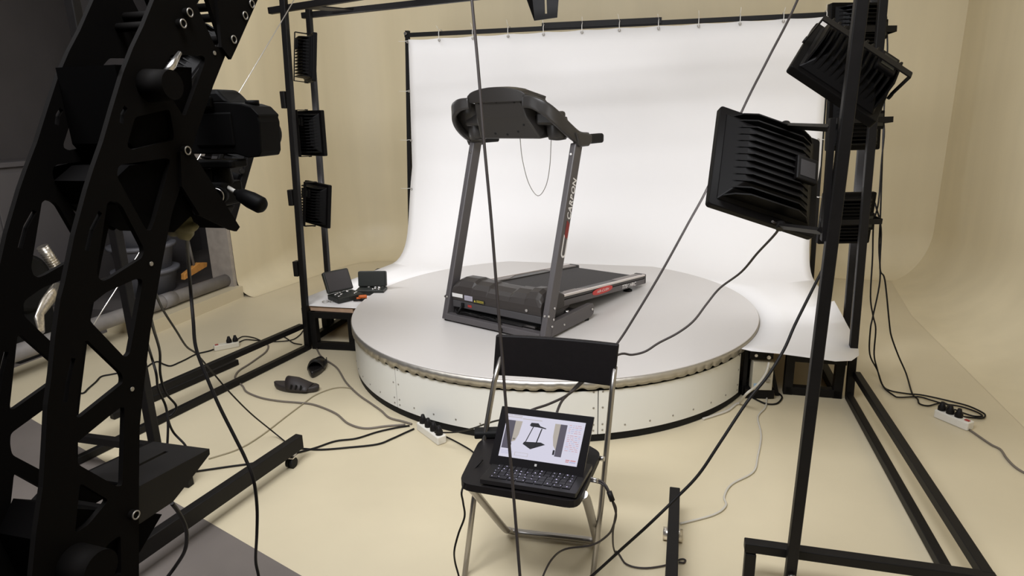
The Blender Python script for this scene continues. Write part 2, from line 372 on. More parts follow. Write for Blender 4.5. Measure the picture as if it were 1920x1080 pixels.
D = json.loads(r'''{"plate":[[-3.033,1.673],[-3.061,1.634],[-3.086,1.603],[-3.098,1.586],[-3.111,1.568],[-3.139,1.521],[-3.165,1.476],[-3.188,1.441],[-3.204,1.415],[-3.235,1.359],[-3.262,1.302],[-3.272,1.284],[-3.29,1.238],[-3.305,1.193],[-3.319,1.157],[-3.33,1.118],[-3.348,1.057],[-3.369,1.005],[-3.386,0.955],[-3.243,0.841],[-3.229,0.905],[-3.213,0.978],[-3.193,1.063],[-3.177,1.108],[-3.163,1.145],[-3.144,1.195],[-3.126,1.234],[-3.1,1.291],[-3.065,1.362],[-3.028,1.416],[-2.984,1.483],[-2.931,1.556],[-2.89,1.607],[-2.873,1.628],[-2.844,1.662],[-2.803,1.706]],"holes":[[[-2.971,1.682],[-2.927,1.688],[-2.921,1.631],[-2.926,1.623],[-2.944,1.622]],[[-2.889,1.694],[-2.865,1.697],[-2.877,1.683],[-2.883,1.682]],[[-3.017,1.598],[-2.949,1.602],[-2.942,1.599],[-2.944,1.591],[-3.004,1.509],[-3.011,1.509],[-3.04,1.553],[-3.034,1.584]],[[-3.104,1.507],[-3.036,1.518],[-3.035,1.482],[-3.038,1.472],[-3.119,1.462],[-3.126,1.466],[-3.125,1.472]],[[-3.148,1.44],[-3.142,1.443],[-3.058,1.446],[-3.051,1.443],[-3.054,1.435],[-3.1,1.357],[-3.11,1.344],[-3.118,1.345],[-3.123,1.355],[-3.152,1.424],[-3.152,1.432]],[[-3.177,1.393],[-3.17,1.396],[-3.159,1.392],[-3.153,1.385],[-3.13,1.323],[-3.13,1.315],[-3.136,1.307],[-3.196,1.291],[-3.206,1.29],[-3.212,1.295],[-3.213,1.306]],[[-3.234,1.263],[-3.204,1.274],[-3.15,1.28],[-3.142,1.276],[-3.143,1.269],[-3.186,1.177],[-3.192,1.174],[-3.197,1.176],[-3.238,1.243]],[[-3.253,1.218],[-3.247,1.218],[-3.206,1.154],[-3.205,1.146],[-3.207,1.139],[-3.28,1.121],[-3.285,1.123],[-3.284,1.129]],[[-3.292,1.09],[-3.23,1.104],[-3.217,1.106],[-3.212,1.103],[-3.213,1.097],[-3.238,0.999],[-3.241,0.993],[-3.249,0.997],[-3.297,1.06],[-3.296,1.076]],[[-3.258,0.923],[-3.278,0.924],[-3.321,0.905],[-3.27,0.864]],[[-3.3,1.034],[-3.265,0.985],[-3.302,0.97],[-3.322,0.971]]],"slots":[[[-3.117,1.521],[-3.125,1.512],[-3.13,1.499]],[[-3.19,1.383],[-3.208,1.363],[-3.222,1.336]],[[-3.272,1.202],[-3.286,1.175],[-3.296,1.15]]],"bolts":[[-2.812,1.698],[-2.835,1.676],[-2.874,1.633],[-2.972,1.663],[-2.99,1.645],[-3.021,1.455],[-3.235,0.942]],"hole_dots":[[-2.918,1.608],[-3.121,1.295],[-3.194,1.124]],"tray_low":[[-3.223,0.945],[-3.204,0.969],[-3.057,0.951],[-3.058,0.941],[-3.116,0.919],[-3.151,0.907],[-3.217,0.912],[-3.24,0.925]],"gusset_up":[[-3.034,1.454],[-3.013,1.457],[-3.003,1.444],[-2.92,1.316],[-2.93,1.31],[-2.946,1.316],[-3.013,1.352],[-3.042,1.401]],"tray_up":[[-3.039,1.473],[-3.003,1.444],[-2.92,1.316],[-2.93,1.31],[-2.946,1.316],[-3.013,1.352],[-3.057,1.331],[-3.096,1.358],[-3.136,1.385],[-3.153,1.421],[-3.154,1.438],[-3.057,1.45]],"tray_low_top":[[0.02,-3.204,0.969],[0.02,-3.057,0.951],[-0.102,-3.052,0.951],[-0.096,-3.183,0.969]],"dslr_c":[-0.003,-2.86,1.486],"cam_qr":[-0.013,-2.86,1.426],"cam_ball":[-0.016,-2.86,1.4],"cam_knob":[-0.017,-2.86,1.37],"cam_rodA":[-0.002,-2.86,1.38],"cam_rodB":[0.011,-2.86,1.373],"cam_gA":[0.015,-2.86,1.371],"cam_gB":[0.065,-2.86,1.354],"cam_bodyL":[-0.09,-2.86,1.451],"cam_bodyR":[0.072,-2.86,1.483],"cam_bodyT":[0.018,-2.86,1.526],"cam_bodyB":[0.041,-2.86,1.436],"cam_hump":[-0.019,-2.86,1.542],"footL":[[-0.832,-1.608,0.1],[-1.038,-2.548,0.1]],"footR":[[0.813,-1.668,0.1],[0.811,-2.131,0.1]],"lampA":{"c":[0.8467,2.1509,1.2936],"ex":[0.9428,0.0621,-0.3266],"ey":[0.2345,0.5724,0.7857],"n":[0.2357,-0.8174,0.5251]},"lampB":{"c":[0.9667,1.9426,1.5909],"ex":[0.7961,-0.2258,-0.5624],"ey":[0.5346,0.6981,0.4763],"n":[0.2851,-0.6798,0.6765]},"postLF":[[-1.505,-0.3,2.168],[-1.559,-0.3,0.639],[-1.603,-0.3,0.003]],"postLB":[[-1.616,0.12,2.157],[-1.652,0.12,0.775],[-1.679,0.12,0.06]],"postRF":[[1.625,-0.4,1.96],[1.681,-0.4,0.8],[1.686,-0.4,0.01]],"postRB":[[1.699,0.1,2.029],[1.747,0.1,0.697],[1.756,0.1,0.346]],"postN":[[1.19,-2.03,1.748],[1.197,-2.03,1.11],[1.168,-2.03,0.091]],"beamF":[[-1.622,-0.3,2.12],[-0.981,-0.3,2.13]],"beamB":[[-1.679,0.12,2.157],[-0.518,0.12,2.163]],"clips_top":[[-1.277,1.6,2.148],[-0.977,1.6,2.15],[-0.671,1.6,2.143],[-0.373,1.6,2.144],[-0.058,1.6,2.152],[0.239,1.6,2.164],[0.54,1.6,2.148],[0.84,1.6,2.135],[1.14,1.6,2.123],[1.445,1.6,2.118],[1.737,1.6,2.113]],"clips_L":[[-1.568,1.6,2.123],[-1.582,1.6,1.709],[-1.59,1.6,1.288],[-1.615,1.6,0.854],[-1.691,1.6,0.436]],"clips_R":[[1.764,1.6,1.253],[1.813,1.6,0.813],[1.79,1.6,0.394]],"cab":{"F1":[[-2.013,4.124,0.006],[-2.045,4.065,0.006],[-2.105,4.01,0.006],[-2.13,3.915,0.006],[-2.148,3.861,0.006],[-2.173,3.808,0.006],[-2.232,3.839,0.006],[-2.296,3.888,0.006],[-2.318,3.853,0.006],[-2.32,3.782,0.006],[-2.361,3.724,0.006],[-2.421,3.719,0.006],[-2.479,3.689,0.006],[-2.52,3.658,0.006],[-2.502,3.576,0.006],[-2.487,3.482,0.006],[-2.475,3.415,0.006],[-2.521,3.41,0.006],[-2.547,3.312,0.006]],"F2a":[[-1.947,4.247,0.006],[-1.931,4.346,0.006],[-1.844,4.318,0.006],[-1.737,4.233,0.006],[-1.623,4.225,0.006],[-1.546,4.253,0.006],[-1.525,4.352,0.006],[-1.531,4.446,0.006]],"F2b":[[-1.915,4.213,0.006],[-1.884,4.276,0.006],[-1.803,4.259,0.006],[-1.684,4.24,0.006],[-1.634,4.315,0.006],[-1.581,4.266,0.006],[-1.517,4.186,0.006],[-1.447,4.149,0.006]],"F3":[[-1.706,4.199,0.006],[-1.667,4.122,0.006],[-1.648,4.02,0.006],[-1.658,3.924,0.006],[-1.678,3.796,0.006],[-1.697,3.701,0.006],[-1.682,3.609,0.006],[-1.642,3.542,0.006],[-1.578,3.462,0.006],[-1.52,3.377,0.006],[-1.407,3.293,0.006],[-1.287,3.245,0.006],[-1.176,3.219,0.006],[-1.08,3.187,0.006],[-0.939,3.078,0.006],[-0.844,2.959,0.006],[-0.748,2.903,0.006],[-0.648,2.921,0.006],[-0.551,2.933,0.006]],"F4":[[-1.319,4.058,0.006],[-1.238,3.897,0.006],[-1.098,3.717,0.006],[-0.981,3.481,0.006],[-0.87,3.306,0.006],[-0.778,3.191,0.006],[-0.703,3.097,0.006],[-0.646,3.014,0.006],[-0.57,2.969,0.006],[-0.519,2.937,0.006]],"F5":[[-1.407,2.641,0.006],[-1.306,2.724,0.006],[-1.246,2.85,0.006],[-1.186,3.072,0.006],[-1.143,3.224,0.006],[-1.116,3.312,0.006],[-1.056,3.388,0.006],[-0.996,3.414,0.006],[-0.921,3.395,0.006]],"F6a":[[-1.417,2.533,0.006],[-1.286,2.567,0.006],[-1.153,2.602,0.006],[-1.032,2.667,0.006],[-0.943,2.717,0.006],[-0.862,2.779,0.006],[-0.767,2.801,0.006],[-0.679,2.861,0.006],[-0.594,2.901,0.006],[-0.528,2.921,0.006]],"F6b":[[-1.04,2.707,0.006],[-1.01,2.715,0.006],[-0.909,2.701,0.006],[-0.785,2.715,0.006],[-0.655,2.739,0.006],[-0.595,2.788,0.006],[-0.542,2.844,0.006],[-0.501,2.886,0.006]],"F7":[[-0.346,2.807,0.006],[-0.293,2.758,0.006],[-0.22,2.679,0.006],[-0.188,2.634,0.006]],"F8":[[-0.37,2.675,0.094],[-0.292,2.629,0.116],[-0.24,2.539,0.167],[-0.167,2.407,0.252],[-0.116,2.274,0.336],[-0.049,2.096,0.441],[-0.02,1.953,0.489]],"c1":[[-0.08,1.566,1.847],[-0.074,1.538,1.744],[-0.063,1.496,1.59],[-0.054,1.454,1.436],[-0.043,1.412,1.282],[-0.034,1.371,1.128],[-0.025,1.329,0.975],[-0.016,1.287,0.821],[-0.006,1.245,0.667],[0.003,1.203,0.513],[0.012,1.166,0.376],[0.016,1.123,0.217]],"c2":[[1.299,2.648,2.472],[1.177,2.568,2.18],[1.046,2.484,1.869],[0.936,2.429,1.669],[0.864,2.437,1.505],[0.731,2.363,1.235],[0.649,2.325,1.096],[0.548,2.28,0.928],[0.457,2.242,0.789],[0.386,2.214,0.687],[0.299,2.143,0.614],[0.224,2.034,0.597],[0.171,1.952,0.597],[0.11,1.908,0.589],[0.047,1.866,0.586],[0.032,1.821,0.574]],"c3":[[0.836,2.029,1.149],[0.876,2.072,1.115],[0.881,2.247,0.997],[0.858,2.327,0.909],[0.793,2.359,0.84],[0.741,2.344,0.782],[0.675,2.28,0.736],[0.614,2.268,0.694],[0.543,2.259,0.66],[0.493,2.251,0.631],[0.443,2.248,0.62],[0.39,2.23,0.629],[0.28,2.14,0.605],[0.183,1.981,0.591],[0.152,1.91,0.596],[0.132,1.854,0.582],[0.128,1.82,0.572]],"c4":[[0.962,1.864,1.114],[0.963,1.878,1.091],[0.944,1.883,1.033],[0.897,1.853,0.959],[0.834,1.8,0.877],[0.792,1.762,0.816],[0.735,1.724,0.75],[0.668,1.695,0.681],[0.586,1.656,0.577],[0.522,1.632,0.49],[0.455,1.615,0.425],[0.374,1.595,0.353],[0.306,1.629,0.249],[0.226,1.652,0.143],[0.144,1.676,0.042]],"R1":[[1.995,3.53,1.45],[2.001,3.505,1.357],[1.984,3.467,1.217],[1.962,3.409,1.004],[1.939,3.388,0.888],[1.94,3.36,0.71],[1.941,3.334,0.5],[1.964,3.326,0.393],[1.977,3.307,0.322],[1.993,3.318,0.172],[2.037,3.343,0.072],[2.032,3.271,0.01],[2.029,3.193,0.01],[2.094,3.149,0.01],[2.152,3.132,0.01],[2.196,3.103,0.01],[2.271,3.034,0.01],[2.314,2.982,0.01],[2.33,2.909,0.01],[2.316,2.874,0.01],[2.285,2.853,0.01],[2.241,2.861,0.01],[2.205,2.874,0.01],[2.19,2.886,0.01]],"R2":[[2.015,3.646,1.951],[2.017,3.603,1.793],[2.009,3.575,1.69],[2.004,3.542,1.491],[1.977,3.403,0.942],[1.976,3.374,0.762],[1.995,3.358,0.585],[1.964,3.326,0.393],[1.948,3.307,0.323],[1.969,3.318,0.173],[2.037,3.341,0.066],[2.023,3.245,0.012],[2.011,3.129,0.012],[2.029,3.101,0.012],[2.128,3.102,0.012],[2.166,3.061,0.012],[2.205,3.014,0.012],[2.264,2.98,0.012],[2.302,2.918,0.012],[2.3,2.871,0.012],[2.257,2.873,0.012],[2.23,2.91,0.012],[2.214,2.946,0.012],[2.181,2.924,0.012]],"R3":[[1.942,3.408,0.999],[1.978,3.382,0.865],[1.979,3.345,0.654],[2.021,3.357,0.584],[2.082,3.361,0.329],[2.11,3.369,0.248],[2.158,3.361,0.139],[2.21,3.354,0.037],[2.126,3.154,0.01],[2.11,3.081,0.01],[2.086,3.025,0.01],[2.113,2.999,0.01],[2.171,3.02,0.01],[2.211,3.031,0.01],[2.217,2.999,0.01],[2.17,2.953,0.01]],"R4":[[2.152,2.746,0.006],[2.151,2.663,0.006],[2.152,2.604,0.006],[2.161,2.561,0.006],[2.133,2.488,0.006],[2.116,2.415,0.006],[2.124,2.364,0.006],[2.162,2.314,0.006]],"W1":[[1.349,3.151,0.006],[1.294,3.031,0.006],[1.216,2.926,0.006],[1.162,2.741,0.006],[1.074,2.549,0.006],[1.007,2.424,0.006],[0.886,2.336,0.006],[0.828,2.25,0.006],[0.814,2.189,0.006],[0.749,2.133,0.006],[0.608,2.082,0.006]],"W2":[[1.32,3.095,0.228],[1.294,3.062,0.183],[1.23,3.0,0.146],[1.157,2.943,0.127],[1.174,3.082,0.006],[1.092,3.004,0.006],[1.008,2.954,0.006],[0.938,2.917,0.006]],"K1":[[1.264,3.176,0.006],[1.286,3.121,0.006],[1.316,3.074,0.006],[1.365,3.071,0.006],[1.408,3.114,0.006],[1.432,3.16,0.006],[1.429,3.208,0.006]],"U1":[[0.212,1.622,0.492],[0.235,1.612,0.491],[0.249,1.6,0.486],[0.259,1.586,0.471],[0.27,1.577,0.438],[0.28,1.586,0.396],[0.278,1.613,0.343],[0.267,1.64,0.291],[0.225,1.676,0.23],[0.147,1.716,0.187],[0.108,1.751,0.125],[0.078,1.737,0.073],[0.063,1.723,0.024]],"U2":[[0.212,1.621,0.486],[0.235,1.61,0.485],[0.249,1.599,0.48],[0.26,1.593,0.46],[0.272,1.596,0.433],[0.285,1.615,0.389],[0.289,1.685,0.263],[0.34,1.931,0.006],[0.37,1.867,0.006],[0.424,1.846,0.006],[0.499,1.857,0.006],[0.557,1.885,0.006],[0.574,1.881,0.006],[0.565,1.868,0.006],[0.548,1.871,0.006]],"L1":[[-0.105,1.808,0.451],[-0.145,1.761,0.428],[-0.162,1.677,0.427],[-0.161,1.686,0.381],[-0.16,1.701,0.322],[-0.182,1.713,0.255],[-0.198,1.717,0.193],[-0.202,1.75,0.124],[-0.191,1.738,0.079],[-0.182,1.725,0.03]],"T1":[[-0.605,1.189,1.298],[-0.73,1.423,1.206],[-0.801,1.549,1.098],[-0.796,1.528,1.021],[-0.791,1.51,0.957],[-0.769,1.493,0.892],[-0.737,1.472,0.815],[-0.699,1.451,0.737],[-0.674,1.437,0.685],[-0.655,1.423,0.633],[-0.668,1.449,0.54],[-0.69,1.474,0.443],[-0.736,1.542,0.308],[-0.749,1.572,0.231],[-0.763,1.598,0.135]],"T2":[[-0.649,1.119,1.231],[-0.835,1.451,1.119],[-0.98,1.727,0.992],[-1.049,1.902,0.871],[-1.119,2.077,0.754],[-1.182,2.258,0.657],[-1.217,2.426,0.512],[-1.198,2.498,0.397],[-1.193,2.657,0.22],[-1.174,2.818,0.047],[-1.095,2.775,0.006]],"T3":[[-0.662,1.096,1.149],[-0.856,1.42,1.005],[-0.96,1.6,0.905],[-0.947,1.587,0.857],[-0.97,1.622,0.796],[-0.979,1.657,0.732],[-0.973,1.645,0.689],[-0.975,1.631,0.638],[-0.979,1.621,0.602]],"T4":[[-0.65,1.101,1.167],[-0.838,1.426,1.029],[-0.936,1.602,0.912],[-0.964,1.634,0.838],[-0.978,1.666,0.768],[-0.976,1.703,0.71],[-0.984,1.697,0.688],[-0.999,1.693,0.674],[-1.012,1.728,0.613],[-0.981,1.719,0.579],[-0.97,1.713,0.559]],"T5":[[-0.726,1.189,0.726],[-0.738,1.227,0.678],[-0.75,1.263,0.619],[-0.773,1.299,0.559],[-0.806,1.334,0.496],[-0.853,1.368,0.432],[-0.873,1.361,0.407],[-0.894,1.354,0.382]],"S1":[[-0.802,2.842,2.045],[-1.02,2.507,1.573],[-1.272,2.163,1.071],[-1.335,2.018,0.917],[-1.401,1.931,0.788]]}}''')

# ================================================================== THE ROOM
# floor: cream paint up to a slanting painted edge, bare grey beyond it
b = MB()
b.add([(-3.3, -1.27, 0), (3.6, -3.7, 0), (3.6, 4.2, 0), (-3.3, 4.2, 0)], [(0, 1, 2, 3)], m=0)
b.add([(-3.3, -1.27, 0), (3.6, -3.7, 0), (3.6, -8, 0), (-6.5, -8, 0), (-6.5, 4.2, 0), (-3.3, 4.2, 0)], [(0, 1, 2, 3, 4, 5)], m=1)
struct('floor', b, [M['floor'], M['floor_grey']], label='glossy cream painted studio floor with a bare grey part beside it', cat='floor')

def cove(path, height=4.0, z0=0.001, n=12):
    """cyclorama: floor curves up into the wall; path = list of (point, inward normal)"""
    rings = []
    for p, nrm, rad in path:
        p, nrm = Vector((p[0], p[1], 0)), Vector((nrm[0], nrm[1], 0))   # a corner takes (-1, -1), its mitre
        rg = []
        for k in range(n + 1):
            a = PI / 2 * k / n
            rg.append(p + nrm * (rad * (1 - math.sin(a))) + Vector((0, 0, z0 + rad * (1 - math.cos(a)))))
        rg.append(p + Vector((0, 0, height)))
        rings.append(rg)
    mb = MB()
    k = len(rings[0])
    vs = [q for r_ in rings for q in r_]
    fs = [(i * k + j, (i + 1) * k + j, (i + 1) * k + j + 1, i * k + j + 1) for i in range(len(rings) - 1) for j in range(k - 1)]
    mb.add(vs, fs, True)
    return mb

XL, XR, YB, RC = -2.95, 3.0, 2.66, 0.75
struct('wall_left', cove([((XL, 0.74), (1, 0), 0.16), ((XL, 1.3), (1, 0), 0.24), ((XL, YB - RC), (1, 0), 0.35)]), M['cyc'], label='cream curved studio wall left of the lamp posts', cat='wall')
path = [((XL, YB - RC), (1, 0), 0.35)]
for k in range(1, 9):
    a = PI - PI / 2 * k / 8
    path.append(((XL + RC + RC * math.cos(a), YB - RC + RC * math.sin(a)), (-math.cos(a), -math.sin(a)), 0.35 + 0.05 * k / 8))
path += [((1.5, YB), (0, -1), 0.38), ((XR, YB), (-1, -1), 0.40)]
struct('wall_back', cove(path), M['cyc'], sharp=24, label='cream curved studio wall behind the white backdrop', cat='wall')
struct('wall_right', cove([((XR, YB), (-1, -1), 0.40), ((XR, YB - 0.405), (-1, 0), 0.41), ((XR, 1.2), (-1, 0), 0.55), ((XR, -6), (-1, 0), 0.70)]), M['cyc'], label='cream curved studio wall at the right with a rounded foot', cat='wall')

# where the left wall ends: plaster reveal, painted ledge, opening into the dark store room
b = MB(); b.span((-3.16, 0.70, 0.098), (XL - 0.002, 0.738, 4.0))
struct('trim_1', b, M['plaster'], label='rough grey plaster edge where the cream wall ends', cat='wall edge')
b = MB()
ledge = [(-3.3, -0.30), (-2.90, -0.26), (-2.90, 0.74), (-3.3, 0.74)]
b.prism(ledge, lambda u, v, t: Vector((u, v, t)), 0.0, 0.10)
struct('trim_2', b, M['floor'], label='low cream painted step under the grey pipe', cat='step')
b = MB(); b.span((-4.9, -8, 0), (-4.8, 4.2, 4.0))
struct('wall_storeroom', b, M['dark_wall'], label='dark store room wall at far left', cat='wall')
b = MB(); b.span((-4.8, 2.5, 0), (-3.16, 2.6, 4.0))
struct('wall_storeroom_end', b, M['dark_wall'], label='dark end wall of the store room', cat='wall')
b = MB(); b.span((-4.9, -8, 4.0), (3.4, 4.2, 4.1))
struct('ceiling', b, M['ceiling'], label='studio ceiling above the rig', cat='ceiling')
b = MB(); b.span((-4.6, 1.2, 0), (-4.2, 1.6, 4.0))
struct('pillar_1', b, M['cabinet'], label='grey pillar inside the dark store room', cat='pillar')

# store room contents
t = Thing('storage_cabinet', 'tall grey cabinet with panelled doors in the dark store room', 'cabinet', (-4.55, -0.35, 0))
b = MB(); b.span((-4.78, -1.35, 0), (-4.35, 0.5, 1.18)); t.part('body', b, M['cabinet'], bev=0.01)
b = MB(); b.span((-4.79, -1.38, 1.18), (-4.32, 0.53, 1.22)); t.part('top', b, M['cabinet'], bev=0.005)
for k in range(3):
    b = MB(); b.span((-4.35, -1.33 + k * 0.61, 0.06), (-4.335, -0.76 + k * 0.61, 1.14)); t.part('door', b, M['cabinet'], bev=0.006)

b = MB(); b.tube([(-3.03, 0.735, 0.155), (-3.04, -0.1, 0.165), (-3.05, -0.6, 0.17), (-3.06, -1.9, 0.175)], 0.052, 20)
b.cyl((-3.038, 0.10, 0.163), (-3.04, -0.02, 0.164), 0.058)
single('drain_pipe', 'thick grey plastic pipe lying along the cream step', 'pipe', b, M['pipe'], frame=RIG)

def tub(z, label, base):
    t = Thing('storage_tub', label, 'tub', (base[0], base[1], z), group='stacked grey tubs')
    b = MB(); x, y = base
    b.lathe([(0.20, z), (0.235, z + 0.17), (0.245, z + 0.18)], (x, y, 0), seg=28); t.part('body', b, M['tub'])
    b = MB(); b.lathe([(0.245, z + 0.175), (0.262, z + 0.178), (0.262, z + 0.205), (0.24, z + 0.207)], (x, y, 0), seg=28); t.part('rim', b, M['tub'])
tub(0.10, 'lowest round grey tub of the stack behind the pipe', (-3.60, 0.44))
tub(0.31, 'middle round grey tub of the stack behind the pipe', (-3.60, 0.44))
tub(0.52, 'topmost round grey tub of the stack behind the pipe', (-3.60, 0.44))
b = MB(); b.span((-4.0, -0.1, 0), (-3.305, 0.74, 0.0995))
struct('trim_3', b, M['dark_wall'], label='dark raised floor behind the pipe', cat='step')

t = Thing('broom', 'broom with an orange head leaning behind the grey pipe', 'broom', (-3.22, 0.56, 0.20))
b = MB()
b.prism([(-0.14, -0.03), (0.14, 0.02), (0.15, 0.055), (0.05, 0.075), (-0.13, 0.02)], lambda u, v, w: Vector((-3.22 + w, 0.56 + u, 0.25 + v)), -0.02, 0.02)
t.part('head', b, M['broom'], bev=0.006)
b = MB(); b.cyl((-3.22, 0.57, 0.29), (-3.235, 0.53, 0.85), 0.011); t.part('stick', b, M['pipe'])

t = Thing('cable_drum', 'dark round drum standing in the store room opening', 'drum', (-3.35, -0.86, 0.0))
b = MB(); b.lathe([(0.16, -0.10), (0.19, -0.09), (0.19, -0.06), (0.11, -0.05), (0.11, 0.05), (0.19, 0.06), (0.19, 0.09), (0.16, 0.10)], (-3.40, -0.80, 0.50), (1, 0.15, 0), 32)
t.part('spool', b, M['rubber'])
b = MB(); b.span((-3.48, -0.95, 0.0), (-3.32, -0.65, 0.33)); t.part('base', b, M['rubber'], bev=0.01)
b = MB(); b.tube([(-3.22, -0.715, 0.735), (-3.21, -0.665, 0.595)], 0.034, 20)
b2 = MB()
for k in range(9):
    z = 0.73 - k * 0.0165; b.ring((-3.22 + k * .0012, -0.713 + k * 0.006, z), (0.01, 0.05, -0.14), 0.0345, 0.0022, 18)
single('metal_tube', 'short ribbed silver tube above the dark drum', 'tube', b, M['foil'], frame=RIG)
b = MB()
b.loft([[Vector((-3.12, -0.77, 0.475)) + Vector((0.03 * math.sin(a) * 0.5, 0.045 * math.cos(a), 0.035 * math.sin(a))) for a in [2 * PI * k / 16 for k in range(16)]],
        [Vector((-3.10, -0.85, 0.41)) + Vector((0.02 * math.sin(a), 0.062 * math.cos(a), 0.045 * math.sin(a))) for a in [2 * PI * k / 16 for k in range(16)]],
        [Vector((-3.09, -0.935, 0.335)) + Vector((0.01 * math.sin(a), 0.035 * math.cos(a), 0.02 * math.sin(a))) for a in [2 * PI * k / 16 for k in range(16)]],
        [Vector((-3.07, -0.955, 0.235)) + Vector((0.005 * math.sin(a), 0.02 * math.cos(a), 0.012 * math.sin(a))) for a in [2 * PI * k / 16 for k in range(16)]]])
single('metal_reflector', 'dented silver reflector in front of the dark drum', 'reflector', b, M['foil'], frame=RIG)

# ================================================================== THE RIG (welded black square tubes)
rig = Thing('lighting_rig', 'large black square tube frame standing around the turntable', 'frame', (0, -0.3, 0))
def rbar(name, p0, p1, w=0.034, h=0.034, **k):
    return rig.part(name, MB().bar(p0, p1, w, h, **k), M['black'], bev=0.003)
YF, YK = -0.32, 0.12
rbar('post', (-1.603, YF, 0.0), (-1.502, YF, 2.30), 0.036, 0.036)
rbar('post', (-1.682, YK, 0.0), (-1.614, YK, 2.20), 0.034, 0.034)
rbar('post', (1.692, -0.40, 0.0), (1.612, -0.40, 2.40), 0.037, 0.037)
rbar('post', (1.765, 0.10, 0.0), (1.692, 0.10, 2.35), 0.036, 0.036)
pn = rbar('post', (1.168, -2.035, 0.0), (1.193, -2.035, 1.95), 0.031, 0.031)
rbar('post', (-1.19, -2.035, 0.0), (-1.19, -2.035, 2.2), 0.034, 0.034)
# side rails, two on each side
rbar('floor_rail', (-1.600, YF - 0.02, 0.020), (-1.825, -1.90, 0.020))
rbar('floor_rail', (-1.622, YF - 0.02, 0.168), (-1.865, -1.90, 0.168))
rbar('floor_rail', (1.683, -0.42, 0.022), (1.683, -1.98, 0.022))
rbar('floor_rail', (1.708, -0.42, 0.145), (1.716, -1.98, 0.145))
# front cross bars with a short foot at their inner end
rbar('front_bar', (1.035, -1.985, 0.145), (1.735, -1.985, 0.145), 0.036, 0.032)
rbar('front_bar', (-1.17, -1.91, 0.165), (-1.87, -1.91, 0.165))
rbar('foot_post', (1.055, -1.985, 0.0), (1.055, -1.985, 0.122))
rbar('foot_post', (-1.19, -1.91, 0.0), (-1.19, -1.91, 0.148))
# cross beams over the top
rbar('top_beam', (-1.632, YF + 0.036, 2.118), (1.66, YF + 0.036 - 0.10, 2.325), 0.036, 0.036)
rbar('top_beam', (-1.685, YK + 0.034, 2.150), (1.74, YK + 0.034, 2.262), 0.036, 0.036)
b = MB(); b.prism([(-1.50, YF + 0.02), (-1.36, YF + 0.02), (-1.30, YK + 0.05), (-1.44, YK + 0.05)], lambda u, v, w: Vector((u, v, 2.118 + w + 0.0745 * (v - YF))), 0.008, 0.016)
rig.part('gusset_plate', b, M['black'])
# small clamps on the outer side of the left post, bolts
for z in (1.62, 1.03, 0.57):
    xx = -1.603 + 0.0439 * z
    b = MB(); b.span((xx - 0.052, YF - 0.03, z - 0.06), (xx - 0.02, YF + 0.015, z + 0.04)); rig.part('clamp', b, M['black'], bev=0.004)
b = MB(); b.cyl((1.1705, -2.058, 0.105), (1.1705, -2.066, 0.105), 0.012, 0.010, 12); b.ring((1.1705, -2.066, 0.105), (0, -1, 0), 0.009, 0.0025, 14)
rig.part('bolt', b, M['steel'])
# lamp bracket rail that stands beside the near post
b = MB(); b.bar((1.166, -2.02, 1.15), (1.156, -2.02, 1.47), 0.014, 0.03)
rig.part('bracket_strip', b, M['black'])

# loose bar lying between the left rails
b = MB(); b.bar((-1.900, -0.66, 0.019), (-2.045, -1.47, 0.019), 0.036, 0.036)
single('loose_bar', 'short loose black bar lying on the floor between the left rails', 'bar', b, M['black'], frame=RIG, bev=0.004)

# ================================================================== BACKDROP
YBK = 1.6
st = Thing('backdrop_stand', 'thin black stand that carries the white backdrop', 'stand', (0.08, YBK + 0.03, 0))
st.part('pole', MB().bar((-1.70, YBK + 0.03, 0), (-1.585, YBK + 0.03, 2.21), 0.034, 0.034), M['black'])
st.part('pole', MB().bar((1.83, YBK + 0.03, 0), (1.765, YBK + 0.03, 2.22), 0.034, 0.034), M['black'])
st.part('top_bar', MB().bar((-1.61, YBK + 0.03, 2.175), (1.79, YBK + 0.03, 2.150), 0.03, 0.034), M['black'])
st.part('sleeve', MB().bar((-0.392, YBK + 0.025, 2.184), (0.56, YBK + 0.025, 2.174), 0.044, 0.046), M['black'])
for x, z in ((-1.592, 2.185), (1.77, 2.17)):
    b = MB(); b.cyl((x, YBK + 0.01, z), (x, YBK - 0.012, z), 0.014, 0.012, 12); st.part('knob', b, M['steel'])

# white cloth: hangs from the bar, sweeps forward and lies around the disc
ZT = 0.302
def left_edge(s):   # left side of the flat part, from the back to the front corner
    return Vector((-1.555 - 0.16 * s, 0.95 - 1.10 * s, ZT))
bk = MB()
NX = 60
sheet = []      # rows of points along x, bottom (flat, y=.95) to top
prof = []
for k in range(13):
    a = PI / 2 * k / 12
    prof.append((0.95 + 0.635 * math.sin(a), ZT + 0.62 * (1 - math.cos(a)), 0.0))
for k in range(1, 10):
    prof.append((YBK - 0.012, ZT + 0.62 + (2.135 - ZT - 0.62) * k / 9, 0.0))
rows = []
for (y, z, _) in prof:
    hh = min(1, max(0, (z - ZT) / 0.75))
    xl = -1.555 * (1 - hh) + (-1.60 + 0.03 * (z - 1)) * hh - 0.05 * math.sin(PI * hh)
    xr = 1.72 * (1 - hh) + (1.815 - 0.035 * (z - 0.7)) * hh
    row = []
    for i in range(NX + 1):
        s = i / NX
        x = xl + (xr - xl) * s
        sag = 0.0
        if z > 1.9:   # scallops between the ties, soft vertical waves
            sag = -0.008 * abs(math.sin(PI * s * 11))
        wv = 0.006 * math.sin(9 * s + 2.2 * z) * hh + 0.004 * math.sin(23 * s + z) * hh
        row.append(Vector((x, y - wv, z + (sag if z > 2.1 else 0))))
    rows.append(row)
k = NX + 1
vs = [p for r_ in rows for p in r_]
